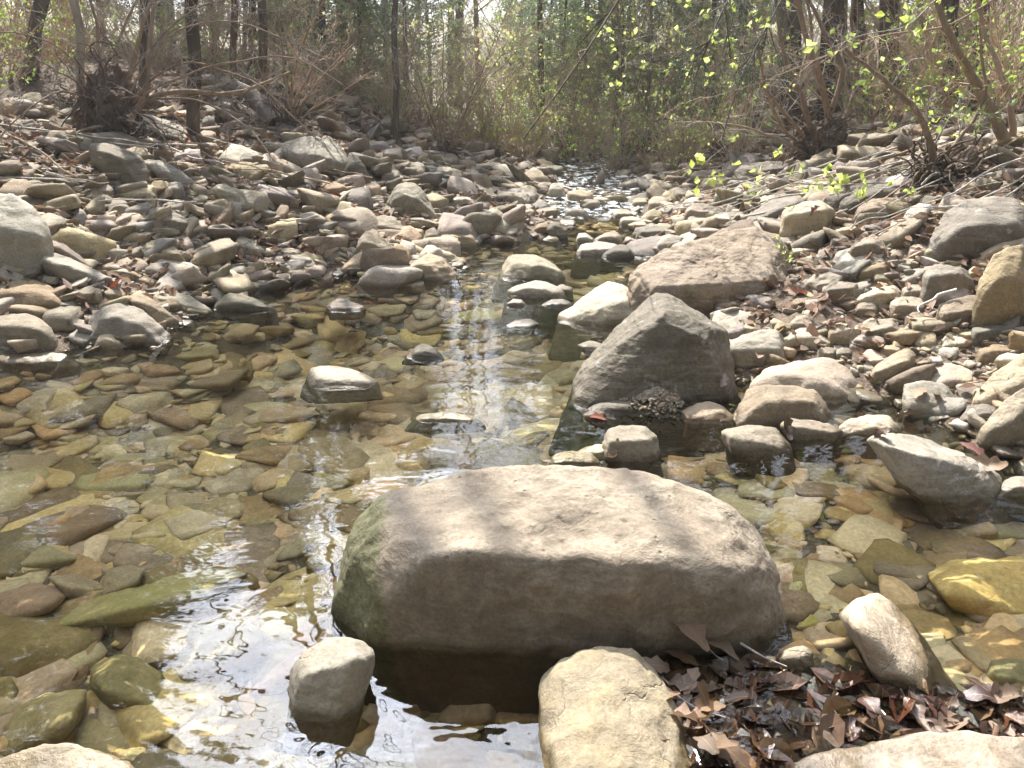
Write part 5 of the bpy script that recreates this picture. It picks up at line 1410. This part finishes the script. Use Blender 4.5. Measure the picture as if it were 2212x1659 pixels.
hanging('bare_branch', 'long dark bare limb slanting down into the top middle', '1480,-260,6 1345,-10,5.2 1270,110,4.9 1200,215,4.7 1130,300,4.6', .020, 'bark_dark', 83, None, 11, start=topR + np.array([0, 0, .5]), dens=.5)
hanging('bare_branch', 'thin dark twig hanging straight down right of the slanting limb', '1600,-220,5.8 1420,-60,5.2 1408,50,5.1 1400,150,5.1 1365,230,5.1', .007, 'bark_dark', 84, None, 6, start=topR + np.array([0, 0, .2]), dens=.5)
hanging('bare_branch', 'long pale twig sweeping across the brush on the upper right', '2050,60,6 1900,75,5.8 1760,130,5.6 1640,180,5.5 1500,220,5.5', .008, 'twig_tan', 85, 'leaf_spring', 12, start=at(2192, 318) + np.array([-.35, -.1, 1.1]), dens=.5)
# leaves hanging in the light, nearer than the woods
def spray(name, label, spec, seed, n, size, rad=.005, spread=.22):
    rs = np.random.RandomState(seed)
    P = smooth_line(px_line(spec), 20); org = P[0].copy()
    root = empty(name, org); tag(root, label, 'branch')
    tb, tw, lv = Tubes(), Tubes(), Leaves()
    tb.add(P - org, np.linspace(rad, rad * .3, 20), 5)
    for q in range(n):
        i = rs.randint(3, 20); b = P[i] - org
        e = b + rs.normal(0, spread, 3) * np.array([1, .6, .7])
        tw.add(np.array([b, (b + e) / 2 + rs.normal(0, .02, 3), e]), [.0022, .0017, .0012], 3)
        for k in range(rs.randint(2, 5)): lv.add(e + rs.normal(0, .012, 3), rs.uniform(*size), (rs.normal(0, .4), 0, rs.normal(0, .4)))
    tb.join(tw); tb.obj('limb', M['twig_grey'], root); lv.build('foliage', M['leaf_spring'], root, seed, .36)
spray('leafy_branch', 'sprig of fresh yellow-green leaves over the stones right of the creek', '1920,395,5.6 1800,400,5.2 1690,395,5.0 1600,380,4.9 1530,345,4.9', 91, 34, (.035, .07), spread=.13)
spray('leafy_branch', 'leafy yellow-green branch glowing at the top right of centre', '1750,-60,6.8 1560,10,6.6 1430,90,6.5 1330,150,6.5', 92, 48, (.035, .07), spread=.30)
spray('leafy_branch', 'few large bright leaves in front of the tan stems at the upper right', '2050,-30,5.2 1960,60,5.0 1860,75,4.9 1780,110,4.8', 93, 9, (.05, .08), spread=.10)
spray('leafy_branch', 'small leafy twig low among the rocks under the square-fronted block', '1700,560,4.6 1690,530,4.6 1660,510,4.6', 94, 6, (.02, .04), rad=.003, spread=.05)
spray('leafy_branch', 'sprig of new leaves among stems near the right edge', '2120,330,6.6 2060,260,6.5 2000,225,6.4', 95, 22, (.03, .06), spread=.22)
# pale deadwood on the right bank, logs, sticks
def stick(name, label, P, r0, r1, mat, cat='stick', forks=None, sides=6, group=None):
    org = np.array(P[0], float)
    tb = Tubes(); L = smooth_line(np.array(P) - org, 14)
    tb.add(L, np.linspace(r0, r1, 14), sides)
    for f in forks or []:
        tb.add(smooth_line(np.array(f) - org, 9), np.linspace(r1, r1 * .4, 9), 5)
    o = tb.obj(name, M[mat], None, org)
    return tag(o, label, cat, group)
W = lambda s: [ray_Y(*[float(v) for v in q.split(',')]) for q in s.split()]
stick('dead_branch', 'forked bleached white branch lying on the right bank', W('2230,415,5.3 2160,395,5.4 2090,385,5.5 2060,385,5.5'), .030, .018, 'deadwood', 'branch', [W('2060,385,5.5 2060,430,5.3 2040,470,5.2'), W('2060,385,5.5 2020,370,5.5 1990,400,5.5'), W('2090,385,5.5 2050,350,5.5 2040,330,5.5')])
stick('fallen_log', 'mossy grey log lying behind the brush on the left bank', [at(500, 235) + np.array([0, 0, .22]), at(560, 252) + np.array([0, 0, .18]), at(600, 280) + np.array([0, 0, .05])], .12, .10, 'bark_grey', 'log', sides=10)
stick('fallen_log', 'dark rotten log lying across the wooded bank on the right', [at(1835, 205) + np.array([0, 0, .25]), at(1950, 190) + np.array([0, 0, .25])], .16, .13, 'bark_dark', 'log', sides=10)
stick('dead_branch', 'arched grey branch lying on the stones of the left bank', [at(430, 480) + np.array([0, 0, .03]), at(500, 440) + np.array([0, 0, .10]), at(560, 455) + np.array([0, 0, .06]), at(620, 480) + np.array([0, 0, .02])], .014, .006, 'bark_dark', 'branch')
stick('dead_branch', 'curved brown root lying near the shore under the peaked boulder', [at(680, 430) + np.array([0, 0, .02]), at(690, 450) + np.array([0, 0, .06]), at(720, 458) + np.array([0, 0, .05]), at(775, 452) + np.array([0, 0, .03])], .022, .016, 'twig_tan', 'branch')
rs = np.random.RandomState(77)
def rel_words(px, py):
    near = sorted(LAND, key=lambda q: (q[2][0] - px) ** 2 + ((q[2][1] - py) * 1.6) ** 2)
    q = near[0]; dx, dy = px - q[2][0], py - q[2][1]
    w_ = ('right of ' if dx > 0 else 'left of ') if abs(dx) > abs(dy) else ('in front of ' if dy > 0 else 'behind ')
    return w_ + q[0].replace("'s", '')
def ground_stick(px, py, ln, rad, mat, ang=None, label=None, lift=.03, group=None):
    b = at(px, py); a = rs.uniform(-.6, .6) if ang is None else ang
    if rs.uniform() < .5: a += math.pi
    pts = []
    for k in range(6):
        f = k / 5 - .5
        x = b[0] + math.cos(a) * ln * f + rs.normal(0, .02); y = b[1] + math.sin(a) * ln * f + rs.normal(0, .02)
        pts.append((x, y, max(Hf(x, y), float(zwater(y))) + lift + rs.uniform(0, .04)))
    return stick('stick', label, pts, rad, rad * .4, mat, 'stick', sides=5, group=group)
seen = set()
for (px, py, ln) in [(90, 350, .9), (60, 480, .6), (330, 470, .7), (250, 400, .8), (180, 420, .5), (610, 400, .9), (560, 350, .8), (470, 330, .7), (700, 350, .6), (1480, 455, .7), (1560, 430, .9), (1650, 420, 1.2), (1750, 405, 1.3), (1850, 410, 1.3),
                    (1930, 440, 1.1), (2000, 455, 1.1), (2080, 430, 1), (1780, 470, .9), (1900, 350, .9), (2120, 460, .9), (1980, 370, .9), (2150, 350, 1.0), (1860, 330, .8), (1500, 380, .6), (1380, 400, .4), (1920, 500, .5), (2010, 690, .25), (760, 400, .4), (650, 500, .3), (1320, 440, .3), (1540, 400, 1.1), (1610, 445, 1.3), (1700, 440, 1.4), (1800, 430, 1.4), (1870, 455, 1.2), (1950, 410, 1.3), (2040, 420, 1.2), (2100, 400, 1), (2160, 440, 1), (1990, 480, 1), (1920, 390, 1.2), (1830, 380, 1.2), (120, 300, 1.2), (200, 330, 1.1), (300, 340, 1), (400, 350, 1.2), (40, 400, 1), (520, 380, 1)]:
    base = rel_words(px, py)
    for adj in ('thin pale stick lying', 'crooked twig lying', 'weathered stick lying', 'slim grey stick resting', 'bare brown twig resting', 'long curved stick resting', 'bleached twig caught', 'dry stick caught'):
        lb = f'{adj} {base}'
        if lb not in seen: break
    seen.add(lb)
    ground_stick(px, py, ln, rs.uniform(.005, .013), rs.choice(['twig_tan', 'deadwood', 'deadwood']), label=lb, lift=rs.uniform(.03, .12))

# ------------------------------------------------------------------ the woods behind
WOODS = []
def woods_label(kindword, p, i):
    px, py = proj(p)
    marks = [(410, 'the straight dark trunk'), (60, 'the leaning corner trunk'), (250, 'the uprooted stool'), (620, 'the brown sheaf of stems'), (853, 'the thin upright trunk'), (960, 'the reddish stems'), (1212, 'the dark trunk over the creek'), (1400, 'the tangled-root shrub'),
             (1765, 'the sheaf of tan stems'), (1925, 'the stout right trunk'), (2150, 'the leaning right stems'), (990, 'the bright gap')]
    m = sorted(marks, key=lambda q: abs(q[0] - px))
    side = 'just right of' if px > m[0][0] else 'just left of'
    dist = 'at the woods edge' if p[1] < 12.4 else 'just inside the woods' if p[1] < 15 else 'well inside the woods' if p[1] < 18.5 else 'deep in the woods' if p[1] < 23 else 'deeper still in the woods' if p[1] < 28 else 'far back in the woods' if p[1] < 34 else 'very far back in the woods' if p[1] < 41 else 'farthest back in the woods'
    for s in (f'{kindword} {dist}, in line with {m[0][1]}' if abs(px - m[0][0]) < 22 else f'{kindword} {dist}, {side} {m[0][1]}', f'{kindword} {dist}, {side} {m[0][1]}', f'{kindword} {dist}, between {m[0][1]} and {m[1][1]}', f'{kindword} {dist}, over towards {m[1][1]}', f'{kindword} {dist}, over towards {m[2][1]}'):
        if len(s.split()) <= 16 and s not in USED:
            USED.add(s); return s
    return f'{kindword} {dist}'
KW = {'bare': ('bare grey tree', 'tree', 'bare trees in the woods'), 'leafing': ('tree with specks of yellow-green leaf', 'tree', 'leafing trees in the woods'), 'cedar': ('feathery green cedar', 'tree', 'cedars in the woods'),
      'shrub': ('tan twiggy shrub', 'shrub', 'twiggy shrubs along the creek'), 'leafy_shrub': ('shrub in fresh yellow-green leaf', 'shrub', 'leafy shrubs along the creek'), 'thicket': ('low tangled thicket', 'shrub', 'low thickets on the banks')}
def plant_px(kind, px, Y, scale, word=None):
    x = (px - 1106) / FPX * (Y * CP + 0.3)
    z = Hf(x, Y)
    p = (x, Y, z)
    w_, c_, g_ = KW[kind]
    o = plant(kind, p, woods_label(word or w_, (x, Y, z + 1), 0), c_, g_, scale)
    WOODS.append(o)
    return o
rr = random.Random(9)
# mid-distance evergreens: the grey-green haze left of centre, and the dark ones right of it
for px, Y, s in [(700, 12.5, .75), (790, 13.5, .8), (880, 12.8, .6), (560, 14, .9), (480, 15, 1), (640, 16, 1.1), (840, 17, 1), (930, 18, .9), (370, 15.5, 1), (740, 20, 1.3), (1180, 17, .9), (1240, 21, 1.2), (1320, 18.5, 1), (1120, 24, 1.2), (430, 22, 1.4), (250, 18, 1.1), (1600, 15, .9), (1520, 19, 1.1), (1680, 21, 1.2), (1205, 14.5, .7), (1545, 12.5, .7), (1510, 14, .8), (1600, 12, .6), (1170, 13.6, .9), (1255, 15.5, 1.0), (1345, 13.4, .8), (1440, 14.6, .95), (690, 14.5, .9), (780, 15.5, 1.0), (100, 21, 1.2), (600, 26, 1.5), (330, 27, 1.5)]:
    plant_px('cedar', px, Y, s)
for px, Y, s in [(1400, 12.5, .32), (1500, 13.2, .36), (1330, 14, .36), (1450, 16, .5), (1560, 14, .4), (1040, 18, .45), (20, 13, .4), (620, 19, .6), (900, 22, .6), (1260, 24, .7), (540, 17, .4)]:
    plant_px('leafing', px, Y, s * 1.6)
for x_, y_, s_ in [(1.8, 17.5, 1.1), (4.4, 12.5, 1.1)]:
    plant('bare', (x_, y_, Hf(x_, y_)), woods_label('tall bare grey tree', (x_, y_, Hf(x_, y_) + 1), 0), 'tree', KW['bare'][2], s_)
for k in range(56):
    Y = rr.uniform(19, 50)
    px = rr.uniform(-350, 2600)
    if (420 < px < 1330 or 1500 < px < 1880) and Y < 36: Y = rr.uniform(36, 52)
    plant_px('bare', px, Y, rr.uniform(.75, 1.25))
for px, Y, s in [(900, 12, .9), (1010, 12.3, 1), (1080, 13, .9), (820, 12.6, .8), (1160, 13.5, .9), (1290, 13.4, .9), (720, 11.6, .8), (560, 11.4, .9), (480, 12.5, 1), (330, 11.5, 1), (120, 11.5, 1), (20, 10.5, .9), (1480, 12, .8), (1640, 11, .9), (1700, 12.5, 1.1), (1900, 10.5, 1), (2020, 9.5, .9), (2120, 10, 1), (2230, 9, 1), (1960, 13, 1.1), (1820, 14, 1.1), (2100, 13.5, 1.2), (220, 14, 1.2), (660, 14, 1.2), (60, 16, 1.3), (1560, 17, 1.2), (2000, 19, 1.3)]:
    plant_px('shrub', px, Y, s)
for px, Y, s in [(1090, 12.6, .8), (1150, 12.4, .6), (940, 12.6, .6), (1340, 12.4, .8), (1420, 11.2, .7), (1500, 10.4, .5), (1260, 15, 1), (1120, 15.5, 1), (1380, 15, 1.2), (1480, 15.5, 1.2), (10, 12.2, .9), (-20, 11, .7), (600, 15.5, .9), (800, 15, .9), (1960, 10.8, .6), (2080, 11.5, .8), (1700, 15, 1), (1900, 16, 1), (1050, 20, 1.3), (1330, 20, 1.4)]:
    plant_px('leafy_shrub', px, Y, s)
for px, Y, s in [(850, 11.2, .7), (1060, 11.8, .8), (1130, 12, .8), (1330, 11.4, .8), (1470, 10.6, .7), (1600, 9.8, .8), (1880, 8.8, .8), (1960, 8.2, .8), (2060, 7.6, .8), (2160, 7, .8), (1840, 10, 1), (2000, 9.9, 1), (2150, 9, 1), (160, 10.2, .8), (50, 9.4, .8), (360, 10.6, .8), (500, 10.6, .7), (-40, 8.4, .8), (680, 10.8, .7), (760, 12.5, 1), (1250, 12.6, .9)]:
    plant_px('thicket', px, Y, s)
# tall dense trees on the left slope and the right bank: mostly above the view, they darken the sky in the water
for k, (x, y, s) in enumerate([(-12, 12.5, 1.2), (-13.5, 9.5, 1.2), (-11.5, 7.0, 1.1), (-15, 15, 1.2), (-14.5, 19, 1.1), (-17.5, 21, 1.1), (-12.5, 23, 1.1), (-10.5, 25, 1.0), (-19, 26, 1.2), (7.6, 10.2, .85), (8.8, 7.5, .9), (9.5, 12, 1),]):
    plant('tall', (x, y, Hf(x, y)), woods_label('tall dense pine', (x, y, 1.5), k), 'tree', 'tall pines closing in the valley', s)
print('woods', len(WOODS))
# ------------------------------------------------------------------ dead leaves
def dead_leaf_mat(name, a, b, rough=0.7, spec=0.3, wet=False):
    m, nt = new_mat(name); t = NT(nt)
    out = t.n('ShaderNodeOutputMaterial'); bs = t.n('ShaderNodeBsdfPrincipled')
    geo = t.n('ShaderNodeNewGeometry'); info = t.n('ShaderNodeObjectInfo'); tc = t.n('ShaderNodeTexCoord')
    rnd = t.math('FRACT', t.math('ADD', geo.outputs['Random Per Island'], info.outputs['Random']))
    n = t.noise(tc.outputs['Object'], 45, 4, 0.6)
    col = t.mix(rnd, a, b)
    col = t.mix(t.math('MULTIPLY', t.mapr(n, .45, .7), .6), col, tuple(x * .5 for x in a))
    col = hsv_shift(t, col, rnd, .015, .2, .3)
    t.l(col, bs.inputs['Base Color']); bs.inputs['Roughness'].default_value = rough; bs.inputs['Specular IOR Level'].default_value = spec
    bp = t.n('ShaderNodeBump', i_Strength=.5, i_Distance=.004); t.l(n, bp.inputs['Height']); t.l(bp.outputs[0], bs.inputs['Normal'])
    # midrib and side veins, paler than the blade
    sp = t.n('ShaderNodeSeparateXYZ'); t.l(tc.outputs['Object'], sp.inputs[0])
    if True and 'wet_leaf_mass' not in name:
        ay = t.math('ABSOLUTE', sp.outputs['Y'])
        mid_ = t.mapr(ay, .006, .014, 1, 0)
        vv = t.math('FRACT', t.math('MULTIPLY', t.math('SUBTRACT', sp.outputs['X'], t.math('MULTIPLY', ay, .8)), 9.0))
        ven = t.math('MULTIPLY', t.mapr(vv, 0.0, .10, 1, 0), .6)
        t.l(t.mix(t.math('MULTIPLY', t.math('MAXIMUM', mid_, ven), .35), col, (0.50, 0.36, 0.24)), bs.inputs['Base Color'])
    tl = t.n('ShaderNodeBsdfTranslucent'); t.l(col, tl.inputs['Color'])
    mx = t.n('ShaderNodeMixShader'); mx.inputs[0].default_value = .12 if wet else .25
    t.l(bs.outputs[0], mx.inputs[1]); t.l(tl.outputs[0], mx.inputs[2]); t.l(mx.outputs[0], out.inputs['Surface'])
    return m
M['dry_leaf'] = dead_leaf_mat('dry_leaf', (0.34, 0.24, 0.165), (0.15, 0.075, 0.05))
M['rust_leaf'] = dead_leaf_mat('rusty_leaf', (0.26, 0.095, 0.05), (0.17, 0.06, 0.04))
M['wet_leaf'] = dead_leaf_mat('wet_leaf', (0.065, 0.032, 0.018), (0.125, 0.072, 0.042), .12, .8, True)
M['tan_leaf'] = dead_leaf_mat('tan_leaf', (0.31, 0.215, 0.14), (0.20, 0.125, 0.08), .45, .4)
def oak_leaf(rs, L):
    """a lobed leaf with a midrib, curled and twisted"""
    n = 13
    u = np.linspace(0, 1, n)
    env = np.sin(np.pi * np.clip(u * 0.96 + 0.02, 0, 1)) ** 0.7
    lob = 0.78 + 0.22 * np.cos(u * 2 * np.pi * rs.uniform(2.6, 3.6) + rs.uniform(0, 3))
    wd = env * lob * 0.25 + 0.012
    wd2 = env * np.roll(lob, 1) * 0.25 + 0.012
    c1, c2, tw = rs.normal(0, .9), rs.uniform(.2, 2.6), rs.normal(0, .7)
    V = []
    for k in range(n):
        x = u[k] - 0.5
        z = c1 * (x * x - .1) 
        a = tw * x
        for s, wv in ((-1, wd[k]), (-.5, wd[k] * .5), (0, 0), (.5, wd2[k] * .5), (1, wd2[k])):
            y = np.sign(s) * wv
            zz = z + c2 * y * y * 1.6 + rs.normal(0, .008)
            V.append((x, y * math.cos(a) - zz * math.sin(a), y * math.sin(a) + zz * math.cos(a)))
    F = []
    for k in range(n - 1):
        for j in range(4): F.append((k * 5 + j, k * 5 + j + 1, (k + 1) * 5 + j + 1, (k + 1) * 5 + j))
    V = np.array(V) * L
    m = len(V)
    st = np.array([(-.5, 0, 0), (-.62, .02, .02), (-.74, .0, .05)]) * L
    V = np.vstack([V, st + (0, .006 * L, 0), st - (0, .006 * L, 0)])
    F += [(m, m + 1, m + 4, m + 3), (m + 1, m + 2, m + 5, m + 4)]
    return V, np.array(F)
rs = np.random.RandomState(303)
LEAFM = []
for k in range(9):
    V, F = oak_leaf(rs, 1.0)
    LEAFM.append((V, F))
def lay_leaf(x, y, z, L, mat, label, k=None, tilt=.35, name='dead_leaf', group=None):
    k = rs.randint(len(LEAFM)) if k is None else k
    key = (k, mat)
    if key not in LM: LM[key] = np_mesh('dead_leaf', LEAFM[k][0], LEAFM[k][1], M[mat])
    o = bpy.data.objects.new(name, LM[key]); COL.objects.link(o)
    o.location = (x, y, z); o.scale = (L,) * 3
    o.rotation_euler = (rs.normal(0, tilt), rs.normal(0, tilt), rs.uniform(0, 6.28))
    return tag(o, label, 'leaf', group)
LM = {}
# leaf litter on the banks (one mass)
def leaf_mass(name, label, pts, L, mat, seed, tilt=.5):
    r = np.random.RandomState(seed)
    n = len(pts)
    # a small bent leaf: two rows of three points
    base = np.array([(-.5, 0, 0), (-.15, .24, .08), (.2, .2, .1), (.5, 0, .02), (.2, -.2, .1), (-.15, -.24, .08), (0, 0, -.02)])
    f0 = np.array([(6, 0, 1), (6, 1, 2), (6, 2, 3), (6, 3, 4), (6, 4, 5), (6, 5, 0)])
    a = r.uniform(0, 6.28, n); tx = r.normal(0, tilt, n); ty = r.normal(0, tilt, n); cz = r.uniform(-1, 2.5, n)
    X = base[None, :, 0] * np.cos(a)[:, None] - base[None, :, 1] * np.sin(a)[:, None]
    Y = base[None, :, 0] * np.sin(a)[:, None] + base[None, :, 1] * np.cos(a)[:, None]
    Z = base[None, :, 2] * cz[:, None] + X * tx[:, None] + Y * ty[:, None]
    V = np.stack([X, Y, Z], -1) * L[:, None, None] + pts[:, None, :]
    F = f0[None] + (np.arange(n) * 7)[:, None, None]
    return tag(np_obj(name, V.reshape(-1, 3), F.reshape(-1, 3), M[mat], smooth=False), label, kind='stuff')
def litter_points(n, seed, dmin, dmax, yr, lift):
    r = np.random.RandomState(seed)
    x = r.uniform(-11, 9, n); y = r.uniform(*yr, n)
    sd = signed_dist(x[:, None], y[:, None])[:, 0]
    patch = fbm(np.stack([x, y, x * 0], 1) * .9 + 5, 3)
    k = (sd > dmin) & (sd < dmax) & (patch + r.uniform(-.5, .5, n) > -.1)
    x, y = x[k], y[k]
    return np.stack([x, y, Hv(x, y) + r.uniform(0.005, lift, len(x))], 1)
p1 = litter_points(60000, 51, .2, 9, (2.5, 17), .07)
leaf_mass('leaf_litter', 'brown and tan leaf litter between the stones of the banks', p1, rs.uniform(.04, .10, len(p1)), 'dry_leaf', 52)
p2 = litter_points(2200, 53, .2, 3, (3.5, 9), .06)
leaf_mass('rusty_leaf_litter', 'rust-red oak leaves scattered over the left bank', p2[p2[:, 0] < .5], rs.uniform(.06, .12, len(p2))[:(p2[:, 0] < .5).sum()], 'rust_leaf', 54)
# the raft of soaked leaves in the lower right
r = np.random.RandomState(55)
pts = []
for k in range(900):
    px, py = r.uniform(1420, 2260), r.uniform(1380, 1760)
    if py < 1400 + (px - 1420) * .12: continue
    p = at(px, py); pts.append((p[0], p[1], r.uniform(-.035, -.004)))
pts = np.array(pts)
leaf_mass('sunken_leaves', 'mat of soaked brown leaves under the shallow water at lower right', pts, r.uniform(.07, .13, len(pts)), 'wet_leaf', 56, .12)
seen = set()
ADJ = ['large dark wet oak leaf', 'curled brown leaf', 'shiny soaked leaf', 'torn reddish leaf', 'crumpled leaf', 'broad brown leaf', 'narrow curled leaf', 'folded leaf', 'small lobed leaf', 'ragged oak leaf']
nleaf = 0
for k in range(150):
    px, py = rs.uniform(1400, 2240), rs.uniform(1400, 1640)
    if py < 1425 + max(0, px - 1700) * .16: continue
    p = at(px, py)
    lb = None
    ll = sorted(LAND, key=lambda q: (q[2][0] - px) ** 2 + ((q[2][1] - py) * 1.6) ** 2)
    for a in ADJ[k % 10:] + ADJ[:k % 10]:
        for q in ll[:3]:
            dx, dy = px - q[2][0], py - q[2][1]
            w_ = ('right of ' if dx > 0 else 'left of ') if abs(dx) > abs(dy) else ('in front of ' if dy > 0 else 'behind ')
            c = f'{a} in the leaf raft, {w_}{q[0]}'.replace("'s", '')
            if c not in seen: lb = c; break
        if lb: break
    grp = None
    if lb is None: continue
    seen.add(lb)
    lay_leaf(p[0], p[1], rs.uniform(-.035, .004), rs.uniform(.075, .13), 'wet_leaf' if rs.uniform() < .93 else 'tan_leaf', lb, tilt=.08, group=grp)
    nleaf += 1
# dry leaves piled between the tan block and the huge boulder
for k in range(36):
    px, py = rs.uniform(1405, 1600), rs.uniform(1330, 1640)
    if px > 1470 + (py - 1330) * .45 or (py < 1420 and px < 1440): continue
    p = at(px, py)
    lb = None
    for a in ['dry tan leaf', 'curled tan leaf', 'crisp pale leaf', 'rolled dry leaf', 'split dry leaf', 'long tan leaf', 'crumpled dry leaf', 'upturned tan leaf']:
        for w_ in ('heaped beside the tan block in front', 'piled against the huge brown boulder', 'caught between the tan block and the huge boulder'):
            c = f'{a} {w_}'
            if c not in seen: lb = c; break
        if lb: break
    if not lb: break
    seen.add(lb)
    lay_leaf(p[0], p[1], p[2] + rs.uniform(-.01, .05), rs.uniform(.07, .12), 'tan_leaf', lb, tilt=.32)
for (px, py, mt, lb, L) in [(1290, 912, 'rust_leaf', 'red-brown leaf at the foot of the gravel-topped rock', .09), (1325, 985, 'tan_leaf', 'pale curled leaf below the round olive stone', .10), (795, 662, 'rust_leaf', 'red leaf stuck to the low awash stone in the pool', .08),
                        (1760, 460, 'rust_leaf', 'orange leaf on stones behind the square-fronted block', .1), (1733, 638, 'rust_leaf', 'orange leaf beside the big blocky boulder', .09), (1932, 572, 'rust_leaf', 'bright orange leaf below the great grey boulder', .1),
                        (1640, 775, 'tan_leaf', 'pale dead leaf on the shore behind the loaf-shaped stone', .11), (2130, 1010, 'tan_leaf', 'large curled leaf on the long humped rock', .15), (2100, 985, 'rust_leaf', 'reddish leaf wedged behind the long humped rock', .12), (1900, 945, 'wet_leaf', 'wet leaf floating left of the long humped rock', .12),
                        (1985, 855, 'tan_leaf', 'dead leaf lying on the flat grey stone', .12), (2020, 860, 'tan_leaf', 'second dead leaf at the right rim of the flat grey stone', .1), (1960, 905, 'wet_leaf', 'wet leaf at the water edge below the flat grey stone', .11), (500, 560, 'rust_leaf', 'big red-brown leaf clump piece on the left shore', .16), (480, 575, 'rust_leaf', 'red leaf among pebbles on the left shore', .12),
                        (270, 640, 'rust_leaf', 'rusty leaf beside the long squared bar', .12), (155, 690, 'rust_leaf', 'orange curled leaf behind the knobbly boulder', .11), (1880, 830, 'wet_leaf', 'dark leaf floating behind the ochre humped stone', .1), (1700, 930, 'wet_leaf', 'soaked leaf on the flat wet grey stone', .12), (1560, 830, 'tan_leaf', 'dry leaf curled beside the low tan stone', .1),
                        (1650, 690, 'tan_leaf', 'dead leaf under the right end of the big blocky boulder', .11), (1800, 700, 'tan_leaf', 'pale leaf between stones of the right bank', .12), (1870, 720, 'tan_leaf', 'crumpled leaf above the boat-shaped stone', .11), (1480, 1365, 'tan_leaf', 'large dry leaf leaning on the foot of the huge brown boulder', .17), (1530, 1400, 'tan_leaf', 'lobed brown leaf clinging to the huge boulder by the water', .18)]:
    p = surf(px, py)
    lay_leaf(p[0], p[1], p[2] + .02, L, mt, lb, tilt=.4)
# twigs on the leaf raft
for k, (a, b, lb) in enumerate([('1430,1480,1.45 1500,1530,1.40 1600,1560,1.38', 0, 'grey twig lying across dry leaves beside the tan block'), ('1640,1480,1.5 1700,1445,1.55 1760,1420,1.6', 0, 'tan twig crossing the wet leaf raft'),
                             ('1415,1410,1.6 1440,1370,1.62 1405,1330,1.62', 0, 'dry stem sticking up in front of the huge brown boulder'), ('1425,1460,1.5 1470,1500,1.48 1540,1520,1.45', 0, 'thin pale twig in dry leaves beside the tan block'),
                             ('1600,1390,1.6 1650,1420,1.55 1700,1440,1.52', 0, 'dark twig at the corner of the huge brown boulder'), ('1440,1500,1.45 1470,1580,1.38 1520,1640,1.3', 0, 'long stem running down beside the tan block')]):
    stick('twig', lb, W(a), .004, .0018, 'twig_tan' if k % 2 else 'twig_grey', 'twig', sides=5)
print('leaves', nleaf)
# ------------------------------------------------------------------ unseen woods behind the viewer, added as leaf cards to block sky light
def shade_woods():
    r = np.random.RandomState(900)
    n = 5500
    a = r.uniform(math.radians(150), math.radians(390), n)      # an arc behind and beside the viewer
    rad = r.uniform(9, 16, n)
    x, y = np.cos(a) * rad, np.sin(a) * rad * 0.8 - 1.5
    k = (y < 3.0)
    x, y = x[k], y[k]; n = len(x)
    clump = fbm(np.stack([x * .35, y * .35, x * 0], 1), 2)
    z = r.uniform(0, 1, n) ** 0.8 * (11 + clump * 4)
    C = np.stack([x, y, Hv(x, y) + z], 1)
    A = r.normal(size=(n, 3)); A /= np.linalg.norm(A, axis=1, keepdims=True)
    B = np.cross(A, r.normal(size=(n, 3))); B /= np.linalg.norm(B, axis=1, keepdims=True)
    s = r.uniform(.35, .9, n)[:, None]
    V = np.stack([C - A * s, C + B * s * .5, C + A * s, C - B * s * .5], 1).reshape(-1, 3)
    F = np.arange(4 * n).reshape(-1, 4)
    return tag(np_obj('woods', V, F, M['needle_dark'], smooth=False), 'unseen dark evergreen woods added behind the viewer to shade the valley', kind='stuff')
shade_woods()
# ------------------------------------------------------------------ hazy air
def haze(density=0.0018):
    lo, hi = (-420, -64, -2.0), (420, 905, 24.0)
    V = np.array([(x, y, z) for x in (lo[0], hi[0]) for y in (lo[1], hi[1]) for z in (lo[2], hi[2])])
    F = np.array([(0, 1, 3, 2), (4, 6, 7, 5), (0, 4, 5, 1), (2, 3, 7, 6), (0, 2, 6, 4), (1, 5, 7, 3)])
    m, nt = new_mat('hazy_air'); t = NT(nt)
    out = t.n('ShaderNodeOutputMaterial')
    pv = t.n('ShaderNodeVolumePrincipled')
    pv.inputs['Color'].default_value = (0.95, 0.97, 1.0, 1)
    pv.inputs['Density'].default_value = density
    pv.inputs['Anisotropy'].default_value = 0.4
    t.l(pv.outputs[0], out.inputs['Volume'])
    tag(np_obj('haze', V, F, m, smooth=False), kind='stuff')
haze()
